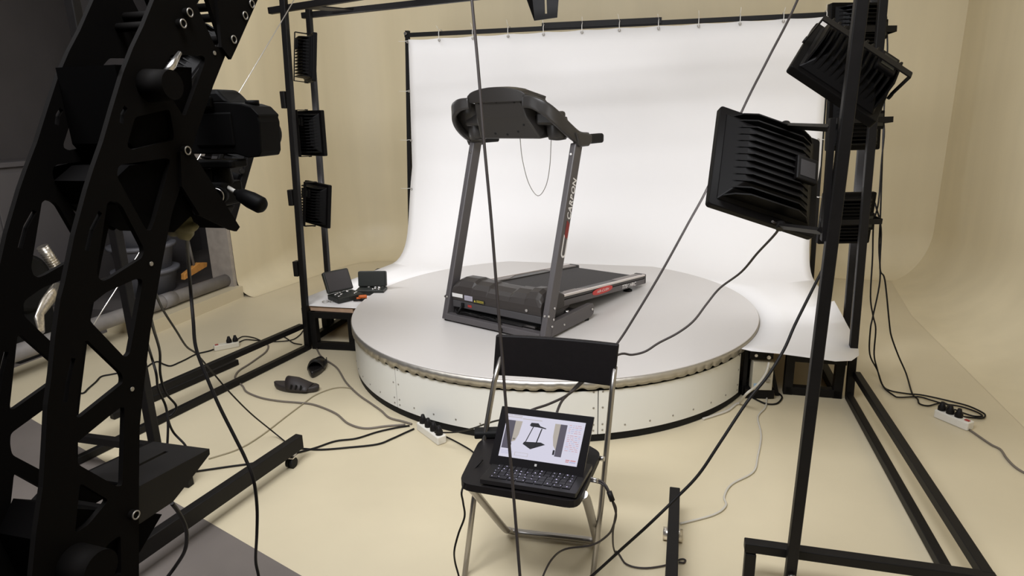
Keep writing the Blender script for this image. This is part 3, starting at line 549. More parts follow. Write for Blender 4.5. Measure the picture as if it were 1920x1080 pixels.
fs = [(i * k + j, i * k + j + 1, (i + 1) * k + j + 1, (i + 1) * k + j) for i in range(len(rows) - 1) for j in range(NX)]
bk.add(vs, fs, True)
# flat part: ring between the disc and the outline
RD = 1.257
outl = []
for s in [q / 20 for q in range(21)]:      # right side, front to back, with a drooping front corner
    y = -0.60 + (0.95 + 0.60) * s
    outl.append(Vector((1.700 + 0.02 * s, y, ZT)))
front_r = [Vector((x, -0.60, ZT)) for x in (1.165, 1.30, 1.45, 1.56, 1.64)]
front_r[-1].y = -0.565
outl[0] = Vector((1.690, -0.49, ZT)); outl[1].y = -0.43; outl[2].y = -0.36; outl[3].y = -0.27; outl[4].y = -0.19; outl[5].y = -0.12; outl[6].y = -0.06
outl = front_r + outl
back = rows[0][::-1]
outl += back[1:-1]
outl += [left_edge(q / 16) for q in range(17)]
outl += [Vector((-1.66, -0.25, ZT)), Vector((-1.585, -0.30, ZT)), Vector((-1.42, -0.30, ZT)), Vector((-1.235, -0.295, ZT))]
inn = []
for p in outl:
    d = Vector((p.x, p.y, 0)); d.normalize(); inn.append(Vector((d.x * RD, d.y * RD, ZT)))
rings = []
for q in (0, 0.33, 0.66, 1.0):
    rg = []
    for a, c in zip(inn, outl):
        p = a.lerp(c, q)
        # the right front corner droops and curls
        dr = max(0, (p.x - 1.25) / 0.45) * max(0, (-0.2 - p.y) / 0.4)
        p = Vector((p.x, p.y, p.z - 0.035 * dr + 0.03 * max(0, (p.x - 1.6) / 0.1) * max(0, (p.y + 0.5) / 0.5) * (1 if p.y < 0.3 else 0)))
        rg.append(p)
    rings.append(rg)
k = len(outl)
vs = [p for r_ in rings for p in r_]
fs = [(i * k + j, i * k + j + 1, (i + 1) * k + j + 1, (i + 1) * k + j) for i in range(3) for j in range(k - 1)]
bk.add(vs, fs, True)
cloth = Thing('backdrop_sheet', 'large white backdrop cloth sweeping down behind the treadmill', 'backdrop', (0.1, YBK, ZT))
cl = cloth.part('cloth', bk, M['white_sheet'])
md = cl.modifiers.new('thickness', 'SOLIDIFY'); md.thickness = 0.002; md.offset = -1
for x, y, z in D['clips_top'] + D['clips_L'][:4] + D['clips_R'][:1]:
    zz = min(z, 2.118)
    gr = MB(); gr.ring((x, YBK - 0.026, zz - (0.004 if z > 2.11 else 0)), (0, 1, 0), 0.008, 0.0035, 14)
    cloth.part('grommet', gr, M['screw'], parent=cl)

ords = ['first', 'second', 'third', 'fourth', 'fifth', 'sixth', 'seventh', 'eighth', 'ninth', 'tenth', 'eleventh']
for i, (x, y, z) in enumerate(D['clips_top']):
    zb = 2.175 - 0.0074 * (x + 1.61)
    b = MB()
    b.tube(smooth_path([(x, YBK - 0.026, 2.11), (x, YBK - 0.03, zb), (x, YBK, zb + 0.025), (x, YBK + 0.052, zb + 0.024), (x, YBK + 0.056, zb - 0.012)], 4), 0.003, 6)
    b.tube([(x, YBK - 0.02, zb + 0.022), (x - 0.012 + 0.004 * i % 0.02, YBK - 0.05, zb + 0.055 + 0.008 * (i % 3))], 0.0016, 5)
    single('cable_tie', 'white cable tie holding the backdrop, %s from the left on the top bar' % ords[i], 'cable tie', b, M['label_white'], frame=RIG, group='cable ties on the backdrop')
for i, (x, y, z) in enumerate(D['clips_L'][:4]):
    b = MB(); px_ = -1.70 + 0.052 * z
    b.tube(smooth_path([(x + 0.004, YBK - 0.024, z), (px_ + 0.01, YBK + 0.004, z + 0.004), (px_ - 0.02, YBK + 0.01, z), (px_ - 0.022, YBK + 0.05, z)], 4), 0.0028, 6)
    b.tube([(px_ - 0.01, YBK + 0.008, z), (px_ - 0.075, YBK, z + 0.003)], 0.0016, 5)
    single('cable_tie', 'white cable tie on the left edge of the backdrop, %s from the top' % ords[i], 'cable tie', b, M['label_white'], frame=RIG, group='cable ties on the backdrop')
for i, (x, y, z) in enumerate(D['clips_R'][:2]):
    b = MB(); px_ = 1.83 - 0.03 * z
    b.tube(smooth_path([(x - 0.004, YBK - 0.024, z), (px_ - 0.01, YBK + 0.004, z + 0.004), (px_ + 0.02, YBK + 0.01, z), (px_ + 0.022, YBK + 0.05, z)], 4), 0.0028, 6)
    b.tube([(px_ + 0.01, YBK + 0.008, z), (px_ + 0.16, YBK, z + 0.003)], 0.0016, 5)
    single('cable_tie', 'white cable tie on the right edge of the backdrop, %s of two' % ('upper', 'lower')[i], 'cable tie', b, M['label_white'], frame=RIG, group='cable ties on the backdrop')

# corner platforms that carry the cloth
def platform(side, name_label, legs, board, bars, zb=0.263):
    t = Thing('corner_table', name_label, 'table', (legs[0][0], legs[0][1], 0))
    for x, y in legs:
        t.part('leg', MB().bar((x, y, 0), (x, y, zb), 0.045, 0.045), M['black'], bev=0.003)
    for p0, p1 in bars:
        t.part('floor_bar', MB().bar(p0, p1, 0.045, 0.045), M['black'], bev=0.003)
        t.part('top_bar', MB().bar((p0[0], p0[1], zb - 0.022), (p1[0], p1[1], zb - 0.022), 0.044, 0.044), M['black'], bev=0.003)
    b = MB(); b.prism(board, lambda u, v, w: Vector((u, v, w)), zb + 0.001, zb + 0.029)
    t.part('board', b, M['board'])
    return t
platform(-1, 'black framed corner table left of the turntable with tool cases on it',
         [(-1.555, -0.29), (-1.285, -0.27), (-1.66, 0.02), (-1.66, 0.90)],
         [(-1.69, -0.14), (-1.575, -0.285), (-1.262, -0.285), (-1.29, 0.10), (-1.20, 0.52), (-1.0, 0.86), (-1.0, 0.92), (-1.57, 0.92)],
         [((-1.57, -0.29, 0.025), (-1.27, -0.27, 0.025)), ((-1.655, -0.24, 0.025), (-1.655, 0.92, 0.025))])
platform(1, 'black framed corner table right of the turntable under the drooping cloth',
         [(1.385, -0.40), (1.63, -0.40), (1.63, 0.10), (1.63, 0.90)],
         [(1.22, -0.44), (1.50, -0.44), (1.62, -0.30), (1.66, 0.92), (1.0, 0.92), (1.0, 0.86), (1.20, 0.52), (1.29, 0.10), (1.275, -0.2)],
         [((1.37, -0.40, 0.025), (1.65, -0.40, 0.025)), ((1.63, -0.36, 0.025), (1.63, 0.92, 0.025))], 0.235)

# ================================================================== TURNTABLE
tt = Thing('turntable', 'large round white photo turntable carrying the treadmill', 'turntable', (0, 0, 0))
b = MB(); b.lathe([(1.18, 0.305), (1.250, 0.306), (1.252, 0.320), (1.250, 0.322), (0.0, 0.322)], seg=128, smooth=False)
tt.part('disc_top', b, M['disc'])
# metal rim with a wavy lower edge
b = MB(); N = 1180; rings = [[], []]
for i in range(N):
    a = 2 * PI * i / N
    deg = math.degrees(a) % 360
    wv = math.sin(a * 112 + 2.2 * math.sin(a * 7) + 1.3 * math.sin(a * 17))
    tear = 0.5 + 0.5 * math.sin(a * 9 + 1.0)
    t_ = min(1.0, max(0.0, (deg - 225) / 70.0)) if deg < 365 else 0.0
    lo = 0.2665 + 0.0065 * t_ * t_ * (3 - 2 * t_) + (0.009 if 205 < deg else 0.002) * max(0.0, wv - 0.1 + 0.3 * tear) * (0.4 + 0.6 * tear)
    rings[0].append(Vector((1.2545 * math.cos(a), 1.2545 * math.sin(a), lo)))
    rings[1].append(Vector((1.2545 * math.cos(a), 1.2545 * math.sin(a), 0.316)))
b.loft(rings, True, False)
rim = tt.part('metal_rim', b, M['alu'])
md = rim.modifiers.new('thickness', 'SOLIDIFY'); md.thickness = 0.003; md.offset = -1
b = MB(); b.lathe([(1.215, 0.004), (1.215, 0.300)], seg=96); tt.part('inner_drum', b, M['rubber'])
b = MB(); b.lathe([(1.19, 0.002), (1.237, 0.002), (1.237, 0.046), (1.19, 0.046)], seg=128, smooth=False); tt.part('base_ring', b, M['rubber'])
seams = [(-168, -118.6), (-118.4, -68.6), (-68.4, -25.5), (10, 60), (60.2, 110), (110.2, 160)]
for a0, a1 in seams:
    b = MB(); rr = [[], [], [], []]
    n = 40
    for i in range(n + 1):
        a = R(a0 + (a1 - a0) * i / n)
        for q, (rad, z) in enumerate(((1.2425, 0.040), (1.2425, 0.2600), (1.2385, 0.2600), (1.2385, 0.040))):
            rr[q].append(Vector((rad * math.cos(a), rad * math.sin(a), z)))
    cols = [[rr[q][i] for q in range(4)] for i in range(n + 1)]
    b.loft(cols, True, True, False)
    pan = tt.part('skirt_panel', b, M['skirt'])
    sc = MB()
    spots = [(a0 + 0.9, z) for z in (0.255, 0.175, 0.09, 0.06)] + [(a1 - 0.9, z) for z in (0.255, 0.175, 0.09, 0.06)]
    spots += [(a0 + d, 0.075) for d in range(6, int(a1 - a0) - 3, 6)]
    for dg_, z in spots:
        a = R(dg_); c = Vector((1.2425 * math.cos(a), 1.2425 * math.sin(a), z)); nn = Vector((math.cos(a), math.sin(a), 0))
        sc.cyl(c, c + nn * 0.002, 0.005, 0.004, 10)
    tt.part('screws', sc, M['screw'], parent=pan)
b = MB()   # black corner frame where the skirt is open on the right
for dg_ in (-24.4, -12):
    a = R(dg_); b.bar((1.215 * math.cos(a), 1.215 * math.sin(a), 0.0), (1.215 * math.cos(a), 1.215 * math.sin(a), 0.30), 0.03, 0.03)
tt.part('open_frame', b, M['black'])

# ================================================================== TREADMILL
tm = Thing('treadmill', 'dark grey home treadmill standing folded out on the white turntable', 'treadmill', (0, 0.3, 0), MILL)
A_ = 0.366
YT, ZTOP = 0.318, 1.02
for s, nm in ((-1, 'left'), (1, 'right')):
    xo, xi = s * A_, s * (A_ - 0.036)
    b = MB()
    pts = [(0.0, 0.012), (0.078, 0.012), (YT + 0.075, ZTOP), (YT, ZTOP)]
    b.prism(pts, lambda u, v, w: Vector((w, u, v)), min(xo, xi), max(xo, xi))
    up = tm.part('upright', b, M['mill_grey'], bev=0.006)
    for y, z in ((0.028, 0.14), (0.085, 0.17), (0.075, 0.11), (0.06, 0.075)):
        b = MB(); b.cyl((xo, y + 0.015, z), (xo + s * 0.006, y + 0.015, z), 0.008, 0.006, 12); tm.part('bolt', b, M['steel'], parent=up)
    b = MB(); b.cyl((xo - s * 0.018, 0.33 - 0.028, 0.965), (xo - s * 0.018, 0.33 - 0.036, 0.965), 0.007, 0.006, 12); tm.part('bolt', b, M['steel'], parent=up)
    b = MB(); b.cyl((xo - s * 0.018, 0.040, 0.14), (xo - s * 0.018, 0.034, 0.14), 0.007, 0.006, 12); tm.part('bolt', b, M['steel'], parent=up)
    if s > 0:
        # writing on the outer side of the right upright, reading upwards
        ang = math.atan2(ZTOP - 0.012, YT)
        e = Vector((0, math.cos(ang), math.sin(ang))); q = Vector((0, -math.sin(ang), math.cos(ang)))
        def on_up(dist, off):
            o = Vector((A_ + 0.0012, 0.043 + 0.012 / math.tan(ang), 0.0))
            return lambda u, v: o + e * (dist + u) + q * (v + off)
        tm.part('lettering', text_mb('CARBON', 0.050, on_up(0.765, 0.002), shear=0.18, offset=0.0014, spacing=1.1), M['white_ink'], parent=up, label='white CARBON lettering')
        b = MB(); f = on_up(0.600, 0.0)
        b.add([f(-0.05, -0.018), f(0.035, -0.018), f(0.052, 0.016), f(-0.033, 0.016)], [(0, 1, 2, 3)])
        tm.part('red_mark', b, M['dark_red'], parent=up, label='dark red slanted mark')
        b = MB(); f = on_up(0.520, 0.0)
        arc = []
        for k in range(13):
            a = PI / 2 + PI * k / 12
            arc.append((-0.045 + 0.024 * math.cos(a), 0.024 * math.sin(a)))
        outer_ = [(0.055, 0.024)] + arc + [(0.035, -0.024)]
        inner_ = [(0.048, 0.013)] + [(-0.045 + 0.013 * math.cos(PI / 2 + PI * k / 12), 0.013 * math.sin(PI / 2 + PI * k / 12)) for k in range(13)] + [(0.04, -0.013)]
        n = len(outer_)
        b.add([f(*p) for p in outer_] + [f(*p) for p in inner_], [(i, i + 1, n + i + 1, n + i) for i in range(n - 1)])
        tm.part('logo_mark', b, M['white_ink'], parent=up, label='white C-shaped mark')
# base frame
b = MB(); b.span((-A_ + 0.03, 0.0, 0.012), (A_ - 0.03, 0.05, 0.048)); tm.part('front_bar', b, M['mill_grey'], bev=0.004)
for s in (-1, 1):
    b = MB()
    x0, x1 = sorted((s * A_, s * (A_ - 0.036)))
    b.prism([(0.05, 0.014), (0.50, 0.014), (0.525, 0.03), (0.53, 0.075), (0.515, 0.094), (0.08, 0.094)], lambda u, v, w: Vector((w, u, v)), x0, x1)
    sb = tm.part('side_bar', b, M['mill_grey'], bev=0.005)
    for q in ((0.20, 0.05, 0.004, 0.007), (0.505, 0.06, 0.006, 0.009)):
        b = MB(); b.cyl((s * A_, q[0], q[1]), (s * (A_ + q[2]), q[0], q[1]), q[3], q[3] * 0.7, 12); tm.part('bolt', b, M['steel'], parent=sb)
    for y in (0.03, 0.47):
        b = MB(); b.cyl((s * (A_ - 0.02), y, 0.001), (s * (A_ - 0.02), y, 0.014), 0.018, seg=16); tm.part('rubber_foot', b, M['rubber'])
b = MB(); b.span((-A_ + 0.03, 0.40, 0.03), (A_ - 0.03, 0.44, 0.07)); tm.part('cross_bar', b, M['mill_grey'], bev=0.004)
# motor cover: profile lofted across, humps at both ends
def cover_ring(x, h):
    p = [(0.052, 0.125), (0.046, 0.15), (0.046, 0.178), (0.058, 0.202 + h * 0.5), (0.085, 0.220 + h), (0.13, 0.232 + h), (0.19, 0.232 + h * 0.8), (0.25, 0.214 + h * 0.4), (0.285, 0.195), (0.285, 0.12)]
    return [Vector((x, y, z)) for y, z in p]
stations = [(-0.318, -0.012), (-0.312, 0.002), (-0.27, 0.022), (-0.17, 0.024), (-0.155, 0.012), (-0.06, 0.012), (-0.05, 0.002), (0.10, 0.0), (0.12, 0.010), (0.205, 0.012), (0.222, 0.026), (0.275, 0.030), (0.30, 0.018), (0.312, -0.002), (0.316, -0.012)]
b = MB(); b.loft([cover_ring(x, h) for x, h in stations], True, True, False)
cv = tm.part('motor_cover', b, M['mill_cover'], bev=0.004)
b = MB(); b.span((-0.316, 0.050, 0.084), (0.314, 0.28, 0.126)); lb = tm.part('lower_band', b, M['mill_band'], bev=0.004)
b = MB(); b.span((-0.30, 0.075, 0.052), (0.31, 0.28, 0.085)); tm.part('under_tray', b, M['rubber'], bev=0.006)
def front(x0, x1, z0, z1, y=0.0455):
    return MB().span((x0, y - 0.0012, z0), (x1, y, z1))
tm.part('sticker', front(-0.312, -0.232, 0.148, 0.170), M['label_white'], parent=cv, label='white paper sticker')
tm.part('sticker', front(-0.218, -0.158, 0.139, 0.168), M['label_lilac'], parent=cv, label='lilac printed sticker')
tm.part('sticker', front(-0.150, -0.068, 0.134, 0.156), M['label_black'], parent=cv, label='black warning sticker with yellow triangle')
b = MB(); f3 = lambda u, v: Vector((u, 0.0436, v))
b.add([f3(-0.147, 0.138), f3(-0.133, 0.138), f3(-0.140, 0.152)], [(0, 1, 2)]); tm.part('warning_triangle', b, M['label_yellow'], parent=cv)
b = MB()
for k in range(3): b.add([f3(-0.128, 0.139 + k * .005), f3(-0.075, 0.139 + k * .005), f3(-0.075, 0.141 + k * .005), f3(-0.128, 0.141 + k * .005)], [(0, 1, 2, 3)])
tm.part('warning_print', b, M['label_yellow'], parent=cv)
b = MB()
for k in range(4): b.add([f3(-0.212, 0.144 + k * .005), f3(-0.166, 0.144 + k * .005), f3(-0.166, 0.146 + k * .005), f3(-0.212, 0.146 + k * .005)], [(0, 1, 2, 3)])
tm.part('sticker_print', b, M['grey_ink'], parent=cv)
tm.part('power_switch', front(-0.198, -0.170, 0.098, 0.112, 0.050), M['switch_red'], parent=lb, label='red rocker switch')
b = MB(); b.span((-0.243, 0.040, 0.092), (-0.225, 0.05, 0.118)); tm.part('mains_socket', b, M['rubber'], parent=lb)
b = MB(); b.cyl((0.225, 0.046, 0.150), (0.225, 0.040, 0.150), 0.008, seg=12); tm.part('bolt', b, M['steel'], parent=cv)
b = MB()
b.tube(smooth_path([(-0.234, 0.036, 0.10), (-0.24, 0.02, 0.08), (-0.25, 0.03, 0.06), (-0.20, 0.035, 0.058), (-0.10, 0.03, 0.062), (-0.03, 0.035, 0.056), (0.03, 0.03, 0.058), (0.07, 0.02, 0.045), (0.10, -0.03, 0.012)], 5), 0.006, 8)
b.tube(smooth_path([(-0.29, 0.04, 0.07), (-0.26, 0.03, 0.055), (-0.2, 0.03, 0.07), (-0.12, 0.036, 0.055), (-0.05, 0.03, 0.068), (0.04, 0.04, 0.056), (0.2, 0.04, 0.055)], 5), 0.005, 8)
tm.part('power_cable', b, M['cable'])
b = MB(); b.span((0.0, 0.055, 0.050), (0.27, 0.07, 0.062)); tm.part('metal_strip', b, M['chair_steel'])

# deck, sloping down to the rear
BW = 0.305
SL = math.atan2(0.190 - 0.083, 1.344 - 0.275)
dk = lambda x, y, z: Vector((x, y, 0.190 - math.tan(SL) * (y - 0.275) + z))
def dspan(x0, x1, y0, y1, z0, z1):
    b = MB(); q = [dk(x, y, z) for z in (z0, z1) for y in (y0, y1) for x in (x0, x1)]
    return b.add(q, [(0, 2, 3, 1), (4, 5, 7, 6), (0, 1, 5, 4), (2, 6, 7, 3), (0, 4, 6, 2), (1, 3, 7, 5)])
tm.part('running_belt', dspan(-0.235, 0.235, 0.24, 1.315, -0.03, -0.012), M['belt'], bev=0.004)
tm.part('deck_board', dspan(-0.24, 0.24, 0.26, 1.27, -0.06, -0.031), M['rubber'])
for s in (-1, 1):
    lo, hi = sorted((s * BW, s * 0.232))
    rl = tm.part('side_rail', dspan(lo, hi, 0.285, 1.335, -0.026, -0.004), M['mill_dark'], bev=0.002, label='black side rail')
    xo = s * (BW + 0.001)
    a0, a1 = sorted((s * (BW + 0.004), s * (BW - 0.010)))
    tm.part('silver_edge', dspan(a0, a1, 0.285, 1.335, -0.009, 0.002), M['silver'], parent=rl, label='silver edge strip')
    tm.part('side_skirt', dspan(min(s * (BW - 0.012), s * (BW + 0.003)), max(s * (BW - 0.012), s * (BW + 0.003)), 0.285, 1.335, -0.064, -0.030), M['mill_grey'], parent=rl, label='grey lower side of the rail')
    b = MB()
    for (y0, y1) in ((0.29, 0.52), (0.98, 1.325)):
        for k in range(7):
            x = s * (0.240 + 0.008 * k); q = dspan(min(x, x + s * 0.005), max(x, x + s * 0.005), y0 + 0.02 * (6 - k if y0 < 0.5 else 0) * 0.8, y1 + (0.02 * (k if y0 < 0.5 else 0)), -0.004, 0.0)
            b.add(q.v, q.f)
    tm.part('ribbed_strip', b, M['ribbed'], parent=rl)
    b = MB(); q = dspan(lo - 0.004, hi + 0.004, 1.325, 1.358, -0.066, 0.003); b.add(q.v, q.f)
    tm.part('end_cap', b, M['mill_dark'], bev=0.008)
    b = MB(); q = dspan(lo - 0.002, hi + 0.006, 0.262, 0.29, -0.064, 0.002); b.add(q.v, q.f)
    tm.part('front_cap', b, M['mill_dark'], bev=0.006)
    # rear foot
    b = MB(); z = dk(0, 1.17, -0.066).z
    b.cyl((s * 0.262, 1.17, 0.012), (s * 0.262, 1.17, z + 0.01), 0.012, seg=14); b.lathe([(0.030, 0.001), (0.030, 0.010), (0.014, 0.018)], (s * 0.262, 1.17, 0), seg=20)
    tm.part('rear_foot', b, M['rubber'])
    b = MB(); b.cyl((s * (BW - 0.02), 0.315, 0.085), (s * (BW + 0.02), 0.315, 0.085), 0.010, seg=14); b.cyl((s * (BW + 0.02), 0.315, 0.085), (s * (BW + 0.05), 0.315, 0.085), 0.006, seg=10)
    tm.part('pivot_bolt', b, M['steel'])
    b = MB(); b.prism([(0.12, 0.06), (0.30, 0.13), (0.36, 0.13), (0.36, 0.105), (0.30, 0.095), (0.14, 0.04)], lambda u, v, w: Vector((w, u, v)), s * 0.29, s * 0.30)
    tm.part('lift_arm', b, M['mill_grey'])
# writing on the deck and the right rail
fr = lambda y0, z0: (lambda u, v: dk(BW + 0.0042, y0 + u, z0 + v))
b = MB(); ring_ = []
for k in range(24):
    a = 2 * PI * k / 24; ring_.append((0.125 * (abs(math.cos(a)) ** 0.7) * (1 if math.cos(a) > 0 else -1), 0.020 * (abs(math.sin(a)) ** 0.8) * (1 if math.sin(a) > 0 else -1)))
b.prism(ring_, lambda u, v, w: dk(BW + 0.0032 + w, 0.735 + u, -0.030 + v + u * 0.035), 0.0, 0.0022)
bd = tm.part('red_badge', b, M['red'], label='red oval badge with white lettering')
tm.part('badge_lettering', text_mb('AIR-CUSH', 0.027, lambda u, v: dk(BW + 0.006, 0.735 + u * 1.25, -0.031 + v * 0.85 + u * 0.03), shear=0.2), M['white_ink'], parent=bd)
tm.part('lettering', text_mb('T756 HRC', 0.040, lambda u, v: dk(BW + 0.0036, 1.095 + u * 1.15, -0.046 + v * 0.85), shear=0.15, offset=0.001), M['white_ink'], label='white T756 HRC lettering')
b = text_mb('RUBBER CUSHION  SYSTEM', 0.024, lambda u, v: dk(0.226 - v, 0.60 - u * -1.0, -0.0105), offset=0.0006)
tm.part('lettering', b, M['white_ink'], label='thin line of white lettering beside the belt')

# console: back shell leaning forward, visor, two bowls, arms with grips
con_pts_t, con_pts_b = None, None
b = MB()
def con(x, y, z): return Vector((x, y, z))
# shell: trapezoid seen from behind, bottom (y .25, z 1.05) to top (y .11, z 1.27)
rg1 = [con(-0.205, 0.225, 1.045), con(0.205, 0.225, 1.045), con(0.225, 0.40, 1.06), con(-0.225, 0.40, 1.06)]
rg2 = [con(-0.165, 0.145, 1.16), con(0.165, 0.145, 1.16), con(0.225, 0.36, 1.17), con(-0.225, 0.36, 1.17)]
rg3 = [con(-0.150, 0.115, 1.245), con(0.150, 0.115, 1.245), con(0.21, 0.25, 1.26), con(-0.21, 0.25, 1.26)]
b.loft([rg1, rg2, rg3], True, True, False)
cs = tm.part('console_shell', b, M['mill_dark'], bev=0.008)
b = MB()
def vis(s, z0, z1, y0, y1):
    out = []
    return out
n = 17; ra, rb = [], []
front_lo, front_hi, back_lo, back_hi = [], [], [], []
rings = []
for i in range(n):
    s = -1 + 2 * i / (n - 1)
    x = s * 0.205
    hi = 1.312 - 0.028 * s * s
    edge = 0.02 * max(0, abs(s) - 0.85) / 0.15
    rings.append([con(x, 0.105 + 0.01 * s * s, 1.236), con(x * 0.93, 0.085 + 0.02 * s * s, hi - edge * 0.5), con(x * 0.97, 0.17, hi + 0.004 - edge), con(x * 1.08, 0.26, 1.262), con(x * 1.05, 0.255, 1.235)])
b.loft(rings, True, True, False)
tm.part('console_visor', b, M['mill_dark'], bev=0.004)
b = MB()
for x, z in ((-0.12, 1.235), (0.0, 1.238), (0.115, 1.235), (0.135, 1.12), (-0.145, 1.12), (0.08, 1.085), (0.0, 1.07), (-0.08, 1.075)):
    tt_ = (1.245 - z) / 0.2
    y = 0.115 + (0.03 * min(1, (1.245 - z) / 0.085)) + (0.08 * max(0, (1.16 - z) / 0.115))
    b.cyl((x, y + 0.004, z), (x, y - 0.003, z), 0.006, seg=10)
tm.part('screws', b, M['rubber'], parent=cs)
for s in (-1, 1):
    b = MB(); b.lathe([(0.012, 1.035), (0.046, 1.04), (0.052, 1.055), (0.058, 1.12), (0.05, 1.155), (0.0, 1.16)], (s * 0.272, 0.285, 0), seg=24); tm.part('cup_holder', b, M['mill_dark'])
    b = MB(); b.span((min(s * 0.19, s * 0.30), 0.20, 1.115), (max(s * 0.19, s * 0.30), 0.33, 1.185)); tm.part('side_pod', b, M['mill_dark'], bev=0.015)
    # curved arm: flat band bowing outward and down to the grip
    path = smooth_path([(s * 0.181, 0.112, 1.236), (s * 0.243, 0.105, 1.229), (s * 0.300, 0.120, 1.200), (s * 0.338, 0.172, 1.151), (s * 0.357, 0.250, 1.094), (s * 0.364, 0.34, 1.050), (s * 0.367, 0.43, 1.041)], 6)
    b = MB(); rings = []
    N = len(path)
    for i, p in enumerate(path):
        t = (path[min(i + 1, N - 1)] - path[max(i - 1, 0)]).normalized()
        side = Vector((0, 0, 1)).cross(t).normalized() if abs(t.z) < 0.98 else Vector((1, 0, 0))
        nrm = t.cross(side).normalized()
        hw = 0.030 + 0.004 * math.sin(PI * i / (N - 1)); tw = 0.018
        sg = lambda q: (1 if q > 0 else -1) * abs(q) ** 0.45
        rings.append([p + nrm * (hw * sg(math.sin(2 * PI * (k + 0.5) / 16))) + side * (0.014 * sg(math.cos(2 * PI * (k + 0.5) / 16))) for k in range(16)])
    b.loft(rings, True, True, True)
    ar = tm.part('console_arm', b, M['mill_dark'])
    b = MB(); q0, q1 = [], []
    for i, p in enumerate(path):
        f_ = i / (N - 1)
        q0.append(p); q1.append(Vector((s * (0.17 + 0.05 * f_), 0.20 + 0.10 * f_, 1.225 - 0.175 * f_)))
    vs = q0 + q1 + [p + Vector((0, 0.02, 0)) for p in q0] + [p + Vector((0, 0.02, 0)) for p in q1]
    fs = []
    for i in range(N - 1):
        fs += [(i, i + 1, N + i + 1, N + i), (2 * N + i, 3 * N + i, 3 * N + i + 1, 2 * N + i + 1), (i, 2 * N + i, 2 * N + i + 1, i + 1), (N + i, N + i + 1, 3 * N + i + 1, 3 * N + i)]
    fs += [(0, N, 3 * N, 2 * N), (N - 1, 3 * N - 1, 4 * N - 1, 2 * N - 1)]
    b.add(vs, fs, True)
    tm.part('side_shell', b, M['mill_dark'])
    b = MB(); b.prism([(0.29, 1.075), (0.33, 1.0), (0.42, 1.0), (0.45, 1.02), (0.45, 1.06), (0.36, 1.075)], lambda u, v, w: Vector((w, u, v)), s * 0.345, s * 0.388)
    tm.part('arm_socket', b, M['mill_dark'], parent=ar, bev=0.008)
    b = MB(); b.rbox((s * 0.366, 0.495, 1.036), (0.042, 0.17, 0.052), 0.014, 'y'); tm.part('hand_grip', b, M['rubber'], bev=0.004)
b = MB(); b.tube(smooth_path([(0.045, 0.26, 1.05), (0.052, 0.27, 0.93), (0.082, 0.285, 0.80), (0.135, 0.295, 0.735), (0.185, 0.30, 0.79), (0.212, 0.30, 0.90), (0.222, 0.30, 1.04)], 8), 0.0022, 6)
tm.part('safety_cord', b, M['screw'], label='thin pale safety cord hanging in a loop')

